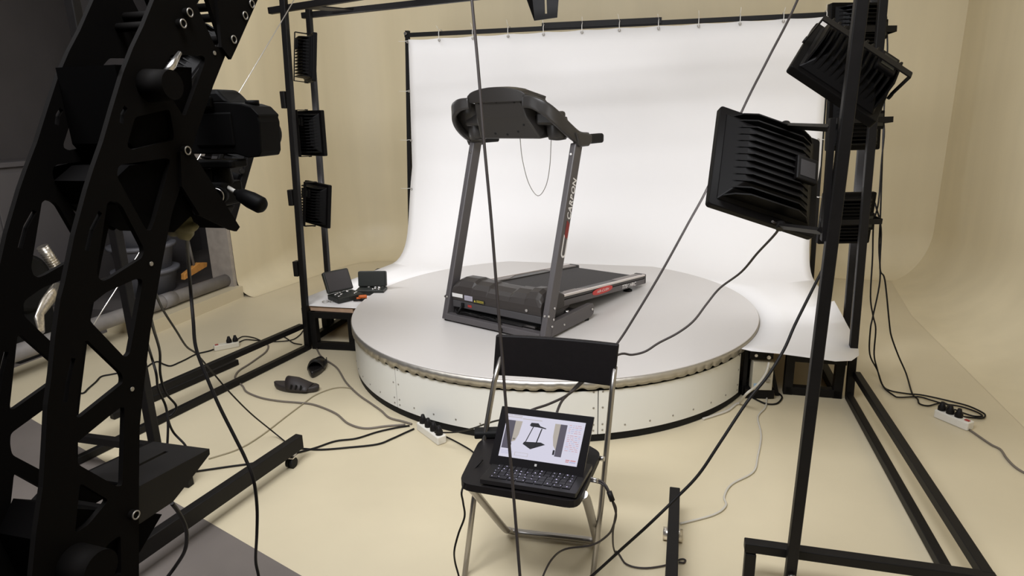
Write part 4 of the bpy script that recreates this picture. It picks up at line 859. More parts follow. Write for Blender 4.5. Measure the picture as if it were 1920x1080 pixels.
# ================================================================== FLOODLIGHTS
def floodlight(center, front, roll, w, label, power, frame=RIG, axes=None, arms=None, depth=0.085, h=None, ribs='h', group=None, tilt=0):
    """center of the lens plane; front = direction the light shines; local axes X right, Y up, Z back"""
    h = h or w
    if axes is None:
        zb = -Vector(front).normalized()
        xr = Vector((0, 0, 1)).cross(zb).normalized()
        yu = zb.cross(xr)
        q = Matrix.Rotation(R(roll), 3, zb)
        xr, yu = q @ xr, q @ yu
    else:
        xr, yu, zb = [Vector(a) for a in axes]
    mt = Matrix(((xr.x, yu.x, zb.x, center[0]), (xr.y, yu.y, zb.y, center[1]), (xr.z, yu.z, zb.z, center[2]), (0, 0, 0, 1)))
    t = Thing('floodlight', label, 'floodlight', (0, 0, 0), frame @ mt, group)
    b = MB()   # frame ring around the lens, flange
    b.rbox((0, 0, 0.0), (w, h, 0.026), w * 0.03, 'z')
    t.part('frame', b, M['lamp_black'], bev=0.003)
    b = MB(); b.span((-w * 0.44, -h * 0.44, -0.0155), (w * 0.44, h * 0.44, -0.0131)); t.part('lens', b, M['glass'], label='glowing lens')
    b = MB()
    k0, k1 = 0.44, 0.27
    b.loft([[Vector((sx * w * k, sy * h * k, z)) for sx, sy in ((-1, -1), (1, -1), (1, 1), (-1, 1))] for k, z in ((k0, 0.013), (k1 + 0.08, 0.045), (k1, 0.062))], True, True, False)
    hs = t.part('housing', b, M['lamp_black'], bev=0.004)
    b = MB(); nf = 13
    for i in range(nf):
        v = -0.40 + 0.80 * i / (nf - 1)
        if ribs == 'h':
            b.prism([(-w * 0.425, 0.014), (w * 0.425, 0.014), (w * 0.33, depth * 0.72), (w * 0.22, depth), (-w * 0.22, depth), (-w * 0.33, depth * 0.72)], lambda p, q, r_: Vector((p, r_, q)), v * h - 0.0025, v * h + 0.0025)
        else:
            b.prism([(-h * 0.425, 0.014), (h * 0.425, 0.014), (h * 0.33, depth * 0.72), (h * 0.22, depth), (-h * 0.22, depth), (-h * 0.33, depth * 0.72)], lambda p, q, r_: Vector((r_, p, q)), v * w - 0.0025, v * w + 0.0025)
    t.part('cooling_fins', b, M['lamp_black'], parent=hs)
    b = MB(); b.span((w * 0.16, -0.045, depth * 0.9), (w * 0.36, 0.045, depth * 0.9 + 0.018)); t.part('driver_box', b, M['lamp_black'], bev=0.004)
    b = MB(); b.span((w * 0.19, -0.030, depth * 0.9 + 0.0185), (w * 0.33, 0.03, depth * 0.9 + 0.0192)); t.part('rating_label', b, M['dark_label'] if w > 0.35 else M['label_black'], label='grey rating label' if w > 0.35 else None)
    li = bpy.data.lights.new('floodlight_beam', 'AREA')
    li.shape = 'SQUARE'; li.size = w * 0.84; li.energy = power; li.color = LAMP_COLOR
    lo = bpy.data.objects.new('floodlight_beam', li)
    COL.objects.link(lo); lo.parent = t.o; lo.location = (0, 0, -0.022)
    # bracket
    if arms == 'side':     # two arms reach from the post to the top and bottom edge
        pass
    else:
        b = MB()
        b.bar((-w * 0.507, 0, 0.02), (-w * 0.507, 0, depth + 0.012), 0.004, 0.028, up=(0, 1, 0))
        b.bar((w * 0.507, 0, 0.02), (w * 0.507, 0, depth + 0.012), 0.004, 0.028, up=(0, 1, 0))
        b.bar((-w * 0.507, 0, depth + 0.012), (w * 0.507, 0, depth + 0.012), 0.028, 0.004, up=(0, 0, 1))
        b.cyl((-w * 0.525, 0, 0.02), (-w * 0.50, 0, 0.02), 0.010, seg=12); b.cyl((w * 0.525, 0, 0.02), (w * 0.50, 0, 0.02), 0.010, seg=12)
        t.part('bracket', b, M['black'])
    return t

GL, GR = 'floodlights on the left posts', 'floodlights on the right posts'
floodlight((-1.515, -0.08, 1.86), (0.74, 0.66, -0.12), 90, 0.285, 'topmost black floodlight on the left posts, seen edge-on with fins', P_SIDE, ribs='v')
floodlight((-1.565, -0.08, 1.405), (0.40, 0.92, -0.02), 90, 0.285, 'middle black floodlight on the left posts', P_SIDE, ribs='v')
floodlight((-1.570, -0.08, 0.945), (0.44, 0.89, -0.10), 86, 0.285, 'lowest black floodlight on the left posts, tilted slightly down', P_SIDE, ribs='v')
floodlight((1.580, -0.16, 1.845), (-0.36, 0.93, -0.10), 0, 0.285, 'topmost black floodlight behind the right post', P_SIDE_R)
floodlight((1.615, -0.16, 1.420), (-0.34, 0.93, -0.10), 0, 0.285, 'middle black floodlight behind the right post', P_SIDE_R)
floodlight((1.630, -0.16, 0.925), (-0.25, 0.96, 0.06), 0, 0.275, 'lowest black floodlight behind the right post', P_SIDE_R)
LA, LB = D['lampA'], D['lampB']
def ax(L): 
    ex = Vector(L['ex']); n = Vector(L['n']); ey = n.cross(ex).normalized(); ex = ey.cross(n).normalized(); n = ex.cross(ey)
    return ex, ey, n
big = floodlight(LA['c'], None, 0, 0.38, 'large ribbed black floodlight on the near right post, pointing at the turntable', P_BIG, WORLD, ax(LA), 'side', depth=0.075)
floodlight(LB['c'], None, 0, 0.28, 'tilted black floodlight high on the near right post, fins upward', P_BIG * 0.6, WORLD, ax(LB), depth=0.085, ribs='v')
# arms of the large lamp reach back to the strip on the near post
W2R = RIG.inverted()
bt = MB()
exA, eyA, nA = ax(LA)
LM = (RIG.inverted() @ Matrix.Translation(Vector(LA['c']))) 
inv = big.o.matrix_world.inverted()
def rl(p): return inv @ (RIG @ Vector(p))
for z, pp in ((1.445, Vector((0.05, 0.192, 0.02))), (1.175, Vector((0.06, -0.192, 0.02)))):
    q = rl((1.158, -2.02, z)); bt.bar(pp, q, 0.022, 0.010)
    bt.cyl(pp + Vector((0, -0.012, 0)), pp + Vector((0, 0.012, 0)), 0.014, seg=12)
big.part('bracket', bt, M['black'])
# the pair on the near left post, behind the camera arm
nAL = RIG.inverted().to_3x3() @ nA
floodlight((-1.03, -1.60, 1.30), (-nAL.x * -1.0 if False else abs(nAL.x), abs(nAL.y), -abs(nAL.z) * 0.7), 0, 0.40, 'large black floodlight on the near left post behind the camera arm', P_BIG, RIG)
floodlight((-1.10, -1.62, 1.72), (0.35, 0.62, -0.62), 0, 0.31, 'upper black floodlight on the near left post behind the camera arm', P_BIG * 0.6, RIG)
# unseen overhead lamps added for fill on the top beams, just above the frame
for i, x in enumerate((-0.75, 0.75)):
    floodlight((x, -0.10, 2.36), (-0.05 * x, 0.25, -1.0), 0, 0.31, 'added black fill floodlight, out of view, above the turntable on the %s half of the beams' % ('left', 'right')[i], P_TOP, RIG)
    b = MB(); b.bar((x, -0.30, 2.19), (x, -0.10, 2.50), 0.03, 0.03); rig.part('lamp_bracket', b, M['black'])

# unseen soft panels added as fill to brighten floor, skirt and walls
def fill_panel(x, y, z, sx, sy, tilt, power, label):
    fr_ = RIG @ Matrix.Translation((x, y, z)) @ Matrix.Rotation(R(tilt), 4, 'X')
    t = Thing('fill_panel', label, 'fill light', (0, 0, 0), fr_)
    b = MB(); b.span((-sx / 2 - 0.04, -sy / 2 - 0.04, 0.004), (sx / 2 + 0.04, sy / 2 + 0.04, 0.07)); t.part('housing', b, M['psu'], bev=0.01)
    b = MB(); b.span((-sx / 2, -sy / 2, -0.004), (sx / 2, sy / 2, 0.003)); t.part('diffuser', b, M['glass'])
    b = MB()
    for sx_ in (-0.4, 0.4): b.cyl((sx * sx_, 0, 0.07), (sx * sx_, 0, 4.0 - z), 0.006, seg=8)
    t.part('hanger', b, M['steel'])
    li = bpy.data.lights.new('fill_beam', 'AREA'); li.shape = 'RECTANGLE'; li.size = sx; li.size_y = sy; li.energy = power; li.color = LAMP_COLOR
    lo = bpy.data.objects.new('fill_beam', li); COL.objects.link(lo); lo.parent = t.o; lo.location = (0, 0, -0.01)
fill_panel(-0.25, -3.6, 3.55, 2.6, 1.0, 25, P_FILL_F, 'wide added fill light, out of view, in front of the rig')
fill_panel(-2.1, 0.7, 3.7, 1.0, 1.8, 0, P_FILL_L, 'added fill light, out of view, between the rig and the left wall')
fill_panel(2.2, 0.9, 3.7, 1.0, 1.8, 0, P_FILL_R, 'added fill light, out of view, between the rig and the right wall')
fill_panel(0.0, -0.5, 3.75, 2.6, 1.0, 0, P_FILL_B, 'wide added fill light, out of view, above the turntable')

# tray hanging from the beam at the top of the photo
t = Thing('hanging_tray', 'small black slotted metal tray hanging above the backdrop bar', 'tray', (-0.05, 0.12, 2.03))
b = MB()
f3 = lambda u, v, w: Vector((u, 0.12 + w + (v - 2.03) * 0.15, v))
b.prism([(-0.114, 2.030), (0.022, 2.040), (0.030, 2.19), (-0.135, 2.19)], f3, 0.0, 0.004, holes=[[(-0.052, 2.066), (-0.040, 2.066), (-0.046, 2.17), (-0.058, 2.17)]])
t.part('slotted_plate', b, M['black'])
b = MB(); b.add([f3(-0.114, 2.03, 0), f3(-0.150, 2.16, -0.09), f3(-0.155, 2.19, -0.09), f3(-0.135, 2.19, 0)], [(0, 1, 2, 3)]); 
o = t.part('side_plate', b, M['black']); md = o.modifiers.new('thickness', 'SOLIDIFY'); md.thickness = 0.003

# ================================================================== CAMERA ARM (two laser-cut plates)
arm = Thing('camera_arm', 'tall black truss arm of two cut-out plates in the left foreground', 'camera arm', (-0.03, -3.33, 0))
out = [tuple(p) for p in D['plate']]
i0 = 18   # after (60,1080)
top_ext = [(-2.70, 1.80), (-2.60, 1.885), (-2.72, 2.03), (-2.86, 1.90), (-2.95, 1.79)]
bot_ext = [(-3.415, 0.80), (-3.435, 0.50), (-3.44, 0.115), (-3.25, 0.115), (-3.252, 0.50), (-3.249, 0.75)]
out = out[:i0 + 1] + bot_ext + out[i0 + 1:] + top_ext
def rounded(poly, r=0.006, n=3):
    res = []
    k = len(poly)
    for i in range(k):
        a, c, e = Vector((*poly[i - 1], 0)), Vector((*poly[i], 0)), Vector((*poly[(i + 1) % k], 0))
        d1, d2 = (a - c), (e - c)
        rr = min(r, d1.length * 0.35, d2.length * 0.35)
        p, q = c + d1.normalized() * rr, c + d2.normalized() * rr
        for j in range(n + 1):
            t = j / n
            v = p * (1 - t) ** 2 + c * 2 * t * (1 - t) + q * t * t
            res.append((v.x, v.y))
    return res
def thick_line(pts, w):
    up_, dn = [], []
    P = [Vector((*p, 0)) for p in pts]
    for i, p in enumerate(P):
        d = (P[min(i + 1, len(P) - 1)] - P[max(i - 1, 0)]).normalized()
        nn = Vector((-d.y, d.x, 0)) * w
        up_.append(((p + nn).x, (p + nn).y)); dn.append(((p - nn).x, (p - nn).y))
    return up_ + dn[::-1]
holes = [rounded(h) for h in D['holes'][2:]]
holes += [[tuple(p) for p in h] for h in ([[-2.952, 1.6935], [-2.918, 1.697], [-2.894, 1.627], [-2.899, 1.62], [-2.913, 1.618]],)]
holes += [thick_line(s, 0.0032) for s in D['slots']]
PT = 0.008
for x in (0.03, -0.085):
    b = MB(); b.prism(out, lambda u, v, w: Vector((w, u, v)), x - PT, x, holes=holes)
    arm.part('side_plate', b, M['black_plate'])
# splice plates with bolts where the upper length of the arm begins
for x in (0.036, -0.095):
    b = MB(); b.prism([(-2.905, 1.618), (-2.885, 1.600), (-2.865, 1.622), (-2.78, 1.72), (-2.86, 1.80), (-2.90, 1.70)], lambda u, v, w: Vector((w, u, v)), x - 0.006, x)
    arm.part('splice_plate', b, M['black_plate'])
for y, z in D['bolts']:
    b = MB(); b.cyl((-0.098, y, z), (0.038, y, z), 0.0072, seg=14); bo_ = arm.part('bolt', b, M['black_plate'])
    b = MB(); b.ring((0.0385, y, z), (1, 0, 0), 0.0060, 0.0012, 18); arm.part('bolt_ring', b, M['screw'], parent=bo_)
for y, z in D['hole_dots']:
    b = MB(); b.cyl((0.0302, y, z), (0.0312, y, z), 0.0034, seg=10); arm.part('pin', b, M['screw'])  # pale disc on the plate stands in for light through a small hole
# cross webs between the plates
def web(poly, name='cross_web'):
    b = MB(); b.prism(poly, lambda u, v, w: Vector((w, u, v)), -0.084, 0.021); return arm.part(name, b, M['shade_black'])
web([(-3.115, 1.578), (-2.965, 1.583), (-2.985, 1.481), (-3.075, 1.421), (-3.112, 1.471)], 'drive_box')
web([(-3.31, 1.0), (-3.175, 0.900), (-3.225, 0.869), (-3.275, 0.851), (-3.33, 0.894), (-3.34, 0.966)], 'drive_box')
def tray(poly, top_a, top_b, slot, name_label):
    pl = [tuple(p) for p in poly]
    pts = [Vector((0, *p)) for p in pl]
    b = MB(); b.prism(pl, lambda u, v, w: Vector((w, u, v)), 0.031 if name_label == 'upper' else 0.017, 0.036 if name_label == 'upper' else 0.0215)
    tr = arm.part('camera_tray', b, M['black'])
    b = MB(); b.prism(pl, lambda u, v, w: Vector((w, u, v)), -0.101, -0.096); arm.part('far_plate', b, M['black_plate'], parent=tr)
    a, c = Vector((0, *top_a)), Vector((0, *top_b)); d = (c - a); n = Vector((0, -d.z, d.y)).normalized()
    f3 = lambda u, v, w: Vector((v, 0, 0)) + a + d * u + n * w
    b = MB(); b.prism([(0, -0.098), (1, -0.098), (1, 0.018), (0, 0.018)], f3, -0.004, 0.0, holes=[thick_line([(0.16, -0.04), (0.80, -0.04)], 0.0035) if False else [(0.18, -0.0435), (0.80, -0.0435), (0.80, -0.0365), (0.18, -0.0365)]])
    arm.part('slotted_top', b, M['black'], parent=tr)
    return tr
tray(D['tray_low'], D['tray_low'][1], D['tray_low'][2], None, 'lower')
b = MB(); b.prism([tuple(p) for p in D['gusset_up']], lambda u, v, w: Vector((w, u, v)), 0.0305, 0.036); tr_ = arm.part('camera_tray', b, M['black_plate'])
b = MB(); b.prism([tuple(p) for p in D['tray_up']], lambda u, v, w: Vector((w, u, v)), -0.101, -0.096); arm.part('far_plate', b, M['shade_black'], parent=tr_)
a_, c_ = Vector((0, *D['tray_up'][1])), Vector((0, *D['tray_up'][2])); d_ = c_ - a_; n_ = Vector((0, -d_.z, d_.y)).normalized()
b = MB(); b.prism([(0, -0.098), (1, -0.098), (1, 0.03), (0, 0.03)], lambda u, v, w: Vector((v, 0, 0)) + a_ + d_ * u + n_ * w, -0.004, 0.0, holes=[[(0.18, -0.0435), (0.80, -0.0435), (0.80, -0.0365), (0.18, -0.0365)]]); arm.part('slotted_top', b, M['black_plate'], parent=tr_)
# closed underside of the upper tray
pu = [tuple(p) for p in D['tray_up']]
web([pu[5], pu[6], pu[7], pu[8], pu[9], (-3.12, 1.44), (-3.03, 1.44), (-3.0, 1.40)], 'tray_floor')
b = MB(); b.cyl((0.03, -3.069, 1.551), (0.072, -3.069, 1.551), 0.024, 0.021, 20); kb = arm.part('clamp_knob', b, M['black_plate'])
b = MB(); b.tube([(0.045, -3.055, 1.565), (0.05, -3.040, 1.580), (0.05, -3.02, 1.60)], [0.005, 0.006, 0.003], 10); arm.part('lever_tip', b, M['steel'], parent=kb)
b = MB(); b.cyl((0.03, -3.332, 0.930), (0.075, -3.332, 0.930), 0.028, 0.026, 24); arm.part('drive_wheel', b, M['black_plate'])
b = MB(); rings = []
for q, (rr, w) in enumerate(((0.004, 0.0), (0.022, 0.006), (0.026, 0.018), (0.020, 0.03), (0.004, 0.034))):
    rings.append([Vector((-0.03 + rr * (1 + 0.18 * math.cos(5 * a)) * math.cos(a), -2.985 + (w - 0.015) * 1.0, 1.325 + rr * (1 + 0.18 * math.cos(5 * a)) * math.sin(a) * 0.8)) for a in [2 * PI * k / 30 for k in range(30)]])
b.loft(rings); arm.part('star_knob', b, M['cloth'], label='olive star knob under the camera tray')
# foot bars on castors and the base
for p0, p1 in (((-0.832, -1.608, 0.094), (-1.065, -3.35, 0.094)), ((0.813, -1.668, 0.094), (0.811, -3.35, 0.094))):
    fb = arm.part('foot_bar', MB().bar(p0, p1, 0.038, 0.066), M['black'], bev=0.003)
    p = Vector(p0) + (Vector(p1) - Vector(p0)).normalized() * (0.055 if p0[0] < 0 else 0.13)
    b = MB(); b.cyl(p + Vector((0, 0, -0.033)), p + Vector((0, 0, -0.046)), 0.018, seg=14); b.span((p.x - 0.02, p.y - 0.03, 0.048), (p.x + 0.02, p.y + 0.01, 0.054)); arm.part('castor_fork', b, M['steel'], parent=fb)
    kx_ = 0.017 if p0[0] < 0 else 0.034
    for s_ in (-1, 1):
        b = MB(); b.cyl((p.x + s_ * 0.004, p.y - 0.015, 0.0235), (p.x + s_ * kx_, p.y - 0.015, 0.0235), 0.023, seg=20); arm.part('castor_wheel', b, M['rubber'] if p0[0] < 0 else M['foil'], parent=fb)
arm.part('base_beam', MB().bar((-1.08, -3.345, 0.09), (0.84, -3.345, 0.09), 0.06, 0.05), M['black'], bev=0.003)

# ---- pan head and DSLR on the upper tray
hd = Thing('tripod_head', 'black pan head with a foam handle carrying the camera', 'tripod head', (-0.03, -2.90, 1.33))
yh = -2.875
b = MB(); b.span((-0.075, yh - 0.03, 1.350), (-0.004, yh + 0.03, 1.392)); b.prism([(-0.085, 1.345), (-0.02, 1.345), (-0.035, 1.325), (-0.085, 1.325)], lambda u, v, w: Vector((u, yh + w, v)), -0.025, 0.025)
hd.part('base_block', b, M['camera_black'], bev=0.005)
b = MB(); b.cyl((-0.017, yh - 0.02, 1.370), (-0.010, yh - 0.038, 1.370), 0.0165, seg=24); kn = hd.part('side_knob', b, M['camera_black'])
b = MB(); b.ring((-0.010, yh - 0.0385, 1.370), (0.36, -0.93, 0), 0.0125, 0.0016, 24); hd.part('knob_ring', b, M['steel'], parent=kn)
b = MB(); b.cyl((-0.022, yh, 1.385), (-0.024, yh, 1.418), 0.019, 0.016, 20); b.span((-0.05, yh - 0.02, 1.388), (-0.03, yh + 0.02, 1.415)); hd.part('neck', b, M['camera_black'], bev=0.003)
b = MB(); b.rbox((-0.022, yh, 1.424), (0.085, 0.05, 0.014), 0.01, 'z'); hd.part('camera_plate', b, M['camera_black'], bev=0.003)
b = MB(); b.cyl((-0.010, yh - 0.01, 1.384), (0.016, yh - 0.012, 1.371), 0.004, seg=10); hd.part('handle_rod', b, M['wood_tip'], label='pale handle rod')
b = MB(); g0, g1 = Vector((0.010, yh - 0.012, 1.374)), Vector((0.070, yh - 0.018, 1.349)); d = g1 - g0
b.tube([g0, g0 + d * 0.06, g0 + d * 0.14, g0 + d * 0.2, g0 + d * 0.55, g0 + d * 0.9, g0 + d * 0.98, g1], [0.005, 0.007, 0.007, 0.0125, 0.0155, 0.0155, 0.012, 0.006], 18); hd.part('foam_grip', b, M['camera_black'])

cm = Thing('dslr_camera', 'black digital camera on the pan head of the truss arm', 'camera', (-0.01, -2.87, 1.432))
yb = -2.885
b = MB(); b.prism([(-0.095, 1.442), (0.020, 1.441), (0.045, 1.434), (0.068, 1.436), (0.073, 1.445), (0.077, 1.495), (0.075, 1.503), (0.077, 1.507), (0.062, 1.522), (0.045, 1.527), (0.010, 1.531), (-0.04, 1.532), (-0.085, 1.524), (-0.095, 1.51)], lambda u, v, w: Vector((u, yb + w, v)), 0.0, 0.060)
bo = cm.part('body', b, M['camera_black'], bev=0.006)
b = MB(); b.loft([[Vector((x, yb + y, 1.528)) for x, y in ((-0.055, 0.0), (0.022, 0.0), (0.022, 0.06), (-0.055, 0.06))], [Vector((x, yb + y, 1.545)) for x, y in ((-0.042, 0.002), (0.002, 0.002), (-0.002, 0.07), (-0.038, 0.07))], [Vector((x, yb + y, 1.553)) for x, y in ((-0.036, 0.008), (-0.008, 0.008), (-0.01, 0.065), (-0.032, 0.065))]], True, True, False)
cm.part('viewfinder_hump', b, M['camera_black'], bev=0.006)
b = MB(); b.span((-0.052, yb - 0.008, 1.520), (-0.012, yb + 0.003, 1.541)); cm.part('eyecup', b, M['camera_black'], bev=0.004)
b = MB(); b.span((-0.058, yb - 0.003, 1.455), (0.022, yb + 0.002, 1.513)); cm.part('rear_screen', b, M['camera_black'], bev=0.003)
b = MB(); b.lathe([(0.036, 0.0), (0.037, 0.05), (0.034, 0.06), (0.036, 0.10), (0.033, 0.105), (0.0, 0.095)], (-0.022, yb + 0.055, 1.485), (0, 1, -0.15), 28); cm.part('lens', b, M['camera_black'])
b = MB(); b.cyl((0.045, yb + 0.03, 1.524), (0.045, yb + 0.03, 1.533), 0.012, seg=18); cm.part('dial', b, M['camera_black'])
b = MB(); b.cyl((-0.07, yb + 0.03, 1.524), (-0.07, yb + 0.03, 1.534), 0.013, seg=18); cm.part('dial', b, M['camera_black'])

# ================================================================== FOLDING CHAIR
ch = Thing('folding_chair', 'black folding chair with steel legs in front of the turntable, laptop on its seat', 'chair', (0.0, 0.15, 0), CHAIR)
def rr_poly(pts, r=0.03): return rounded(pts, r, 5)
b = MB()
seat2d = rr_poly([(-0.180, 0.0), (0.186, -0.012), (0.208, 0.27), (0.15, 0.315), (-0.15, 0.315), (-0.20, 0.25)], 0.04)
b.prism(seat2d, lambda u, v, w: Vector((u, v, 0.436 + w + 0.006 * (v / 0.3))), -0.024, 0.0)
ch.part('seat', b, M['chair_plastic'], bev=0.006)
b = MB(); rings = []
for i in range(17):
    s = -1 + 2 * i / 16; x = 0.040 + s * 0.207; cy = 0.365 + 0.014 * (1 - s * s)
    rings.append([Vector((x - 0.012, cy - 0.012, 0.635)), Vector((x, cy + 0.010 - 0.012, 0.779)), Vector((x, cy + 0.010 + 0.004, 0.779)), Vector((x - 0.012, cy + 0.004, 0.635))])
b.loft(rings, True, True, False); ch.part('backrest', b, M['chair_plastic'], bev=0.005)
for p in ([(-0.152, 0.372, 0.70), (-0.168, 0.335, 0.62), (-0.205, 0.19, 0.25), (-0.222, 0.115, 0.0)], [(0.234, 0.372, 0.70), (0.230, 0.345, 0.62), (0.212, 0.265, 0.25), (0.196, 0.195, 0.0)]):
    b = MB(); b.tube(p, 0.0125, 14, flat=0.72, up=(1, 0, 0)); ch.part('front_leg', b, M['chair_steel'])
b = MB(); b.tube(smooth_path([(-0.165, 0.03, 0.415), (-0.155, 0.09, 0.34), (-0.145, 0.32, 0.065), (-0.137, 0.355, 0.03), (-0.110, 0.368, 0.019), (-0.06, 0.372, 0.018), (0.10, 0.385, 0.018), (0.155, 0.388, 0.018), (0.180, 0.375, 0.028), (0.186, 0.345, 0.06), (0.190, 0.13, 0.34), (0.188, 0.06, 0.415)], 5), 0.0145, 14, flat=0.8)
ch.part('rear_frame', b, M['chair_steel'])
for x in (-0.19, 0.212):
    b = MB(); b.cyl((x - 0.008, 0.26, 0.425), (x + 0.01, 0.26, 0.425), 0.008, seg=12); ch.part('hinge_pin', b, M['steel'])

# ================================================================== LAPTOP
LZ = 0.4425
lap = Thing('laptop', 'small black slider laptop with its screen on, lying on the chair seat', 'laptop', (0.04, 0.06, LZ), CHAIR)
b = MB(); b.prism(rounded([(-0.113, 0.002), (0.178, -0.004), (0.198, 0.165), (-0.093, 0.175)], 0.006), lambda u, v, w: Vector((u, v, LZ + w)), 0.0, 0.014)
bs = lap.part('base', b, M['laptop'], bev=0.002)
kx, ky = Vector((0.291, -0.006, 0)), Vector((0.011, 0.098, 0))
k0 = Vector((-0.113, 0.002, LZ + 0.0145))
b = MB()
for r_ in range(5):
    n = (13, 13, 12, 12, 9)[r_]
    for c in range(n):
        u0 = 0.075 + (0.85 / n) * c + 0.006; u1 = u0 + 0.85 / n - 0.012
        v0 = 0.94 - 0.152 * (r_ + 1) + 0.006; v1 = v0 + 0.135
        q = [k0 + kx * u + ky * v for u, v in ((u0, v0), (u1, v0), (u1, v1), (u0, v1))]
        b.loft([q, [p + Vector((0, 0, 0.0016)) for p in q]], True, True, False)
lap.part('keys', b, M['keycap'], parent=bs)
rr = random.Random(4); b = MB()
for r_ in range(5):
    for c in range(13):
        if rr.random() < 0.72:
            u = 0.095 + 0.065 * c + rr.uniform(-0.01, 0.01); v = 0.94 - 0.152 * (r_ + 1) + 0.05 + rr.uniform(0, 0.04)
            du, dv = rr.uniform(0.006, 0.014), rr.uniform(0.018, 0.04)
            q = [k0 + kx * (u + a) + ky * (v + e) + Vector((0, 0, 0.0019)) for a, e in ((0, 0), (du, 0), (du, dv), (0, dv))]
            b.add(q, [(0, 1, 2, 3)])
lap.part('key_lettering', b, mat('lit_key_legend', (0.2, 0.2, 0.25), 0.4, emit=((0.70, 0.62, 0.95), 0.8)), parent=bs)
S0, SX, SY = Vector((-0.112, 0.092, LZ + 0.012)), Vector((0.294, -0.008, 0)), Vector((0.024, 0.078, 0.163))
SN = SX.cross(SY).normalized()
sc = lambda u, v, w=0.0: S0 + SX * u + SY * v + SN * w
b = MB(); b.prism(rounded([(0, 0), (1, 0), (0.985, 1), (-0.005, 1)], 0.012), lambda u, v, w: sc(u, v, w), -0.009, 0.0)
lid = lap.part('screen_lid', b, M['laptop'], bev=0.0015)
b = MB(); b.prism([(0.3, 0.35), (0.7, 0.35), (0.7, 0.6), (0.3, 0.6)], lambda u, v, w: sc(u, v, w), -0.03, -0.009); lap.part('screen_hinge', b, M['laptop'], parent=lid)
def scr(poly, w=0.0006):
    b = MB(); b.add([sc(u, v, w) for u, v in poly], [tuple(range(len(poly)))]); return b
def rect(u0, v0, u1, v1): return [(u0, v0), (u1, v0), (u1, v1), (u0, v1)]
dsp = lap.part('display', scr(rect(0.078, 0.165, 0.915, 0.885)), M['screen'], parent=lid, label='lit display showing the treadmill photo')
def disp(polys, m, name, w=0.0012, each=False):
    if each:
        for p in polys: disp([p], m, name, w)
        return
    b = MB()
    for p in polys:
        b.add([sc(0.078 + 0.837 * u, 0.165 + 0.72 * v, w) for u, v in p], [tuple(range(len(p)))])
    lap.part(name, b, m, parent=lid)
disp([rect(0.012, 0.20, 0.125, 0.86), rect(0.70, 0.16, 0.785, 0.90)], M['scr_grey'], 'picture_dark_edge', each=True)
disp([[(0.125, 0.36), (0.17, 0.40), (0.20, 0.55), (0.215, 0.86), (0.125, 0.86)], [(0.70, 0.30), (0.66, 0.40), (0.635, 0.60), (0.63, 0.90), (0.70, 0.90)]], M['scr_tan'], 'picture_wall', each=True)
disp([rect(0.135, 0.42, 0.165, 0.455), rect(0.10, 0.22, 0.13, 0.33), rect(0.67, 0.19, 0.695, 0.30),
      [(0.275, 0.345), (0.385, 0.245), (0.56, 0.39), (0.50, 0.43), (0.36, 0.41), (0.29, 0.40)], [(0.30, 0.40), (0.312, 0.40), (0.372, 0.77), (0.36, 0.77)], [(0.425, 0.29), (0.44, 0.29), (0.485, 0.745), (0.47, 0.745)],
      [(0.315, 0.79), (0.33, 0.855), (0.42, 0.86), (0.45, 0.80), (0.53, 0.765), (0.53, 0.745), (0.42, 0.765), (0.34, 0.765)]], M['scr_black'], 'picture_treadmill')
rr = random.Random(9); reds, blues, dk_ = [], [], []
for k in range(14):
    v = 0.90 - 0.043 * k - (0.02 if k > 4 else 0)
    u = 0.81
    while u < 0.965:
        wd = rr.uniform(0.015, 0.05)
        (reds if rr.random() < 0.55 else blues).append(rect(u, v, min(0.97, u + wd), v + 0.010)); u += wd + 0.012
for u0, u1, v in ((0.015, 0.075, 0.972), (0.085, 0.20, 0.972), (0.015, 0.20, 0.932), (0.21, 0.46, 0.915)): dk_.append(rect(u0, v, u1, v + 0.012))
for k in range(3): blues.append(rect(0.02, 0.14 - 0.03 * k, 0.17, 0.147 - 0.03 * k))
dk_ += [rect(0.20, 0.06, 0.37, 0.065), rect(0.20, 0.135, 0.37, 0.14), rect(0.20, 0.06, 0.204, 0.14), rect(0.366, 0.06, 0.37, 0.14)]
reds += [rect(0.85, 0.10, 0.90, 0.125), rect(0.91, 0.10, 0.975, 0.125), rect(0.85, 0.065, 0.89, 0.085)]; blues += [rect(0.90, 0.065, 0.975, 0.085)]
disp(reds, M['scr_red'], 'screen_text'); disp(blues, M['scr_blue'], 'screen_text'); disp(dk_, M['scr_tan'], 'screen_menu')
b = MB()
for u, v in ((0.483, 0.078), (0.495, 0.078), (0.483, 0.098), (0.495, 0.098)):
    b.add([sc(a, e, 0.0008) for a, e in rect(u, v, u + 0.010, v + 0.016)], [(0, 1, 2, 3)])
lap.part('window_logo', b, M['white_ink'], parent=lid, label='four white squares logo')

def adapter(pts, name, label):
    pass
b = MB(); b.rbox((-0.175, 0.285, 0.455), (0.10, 0.045, 0.028), 0.01, 'x', mtx=rotm(18, 'Z')); 
single('power_adapter', 'black power adapter at the rear left corner of the chair seat', 'adapter', b, M['rubber'], frame=CHAIR, bev=0.004)

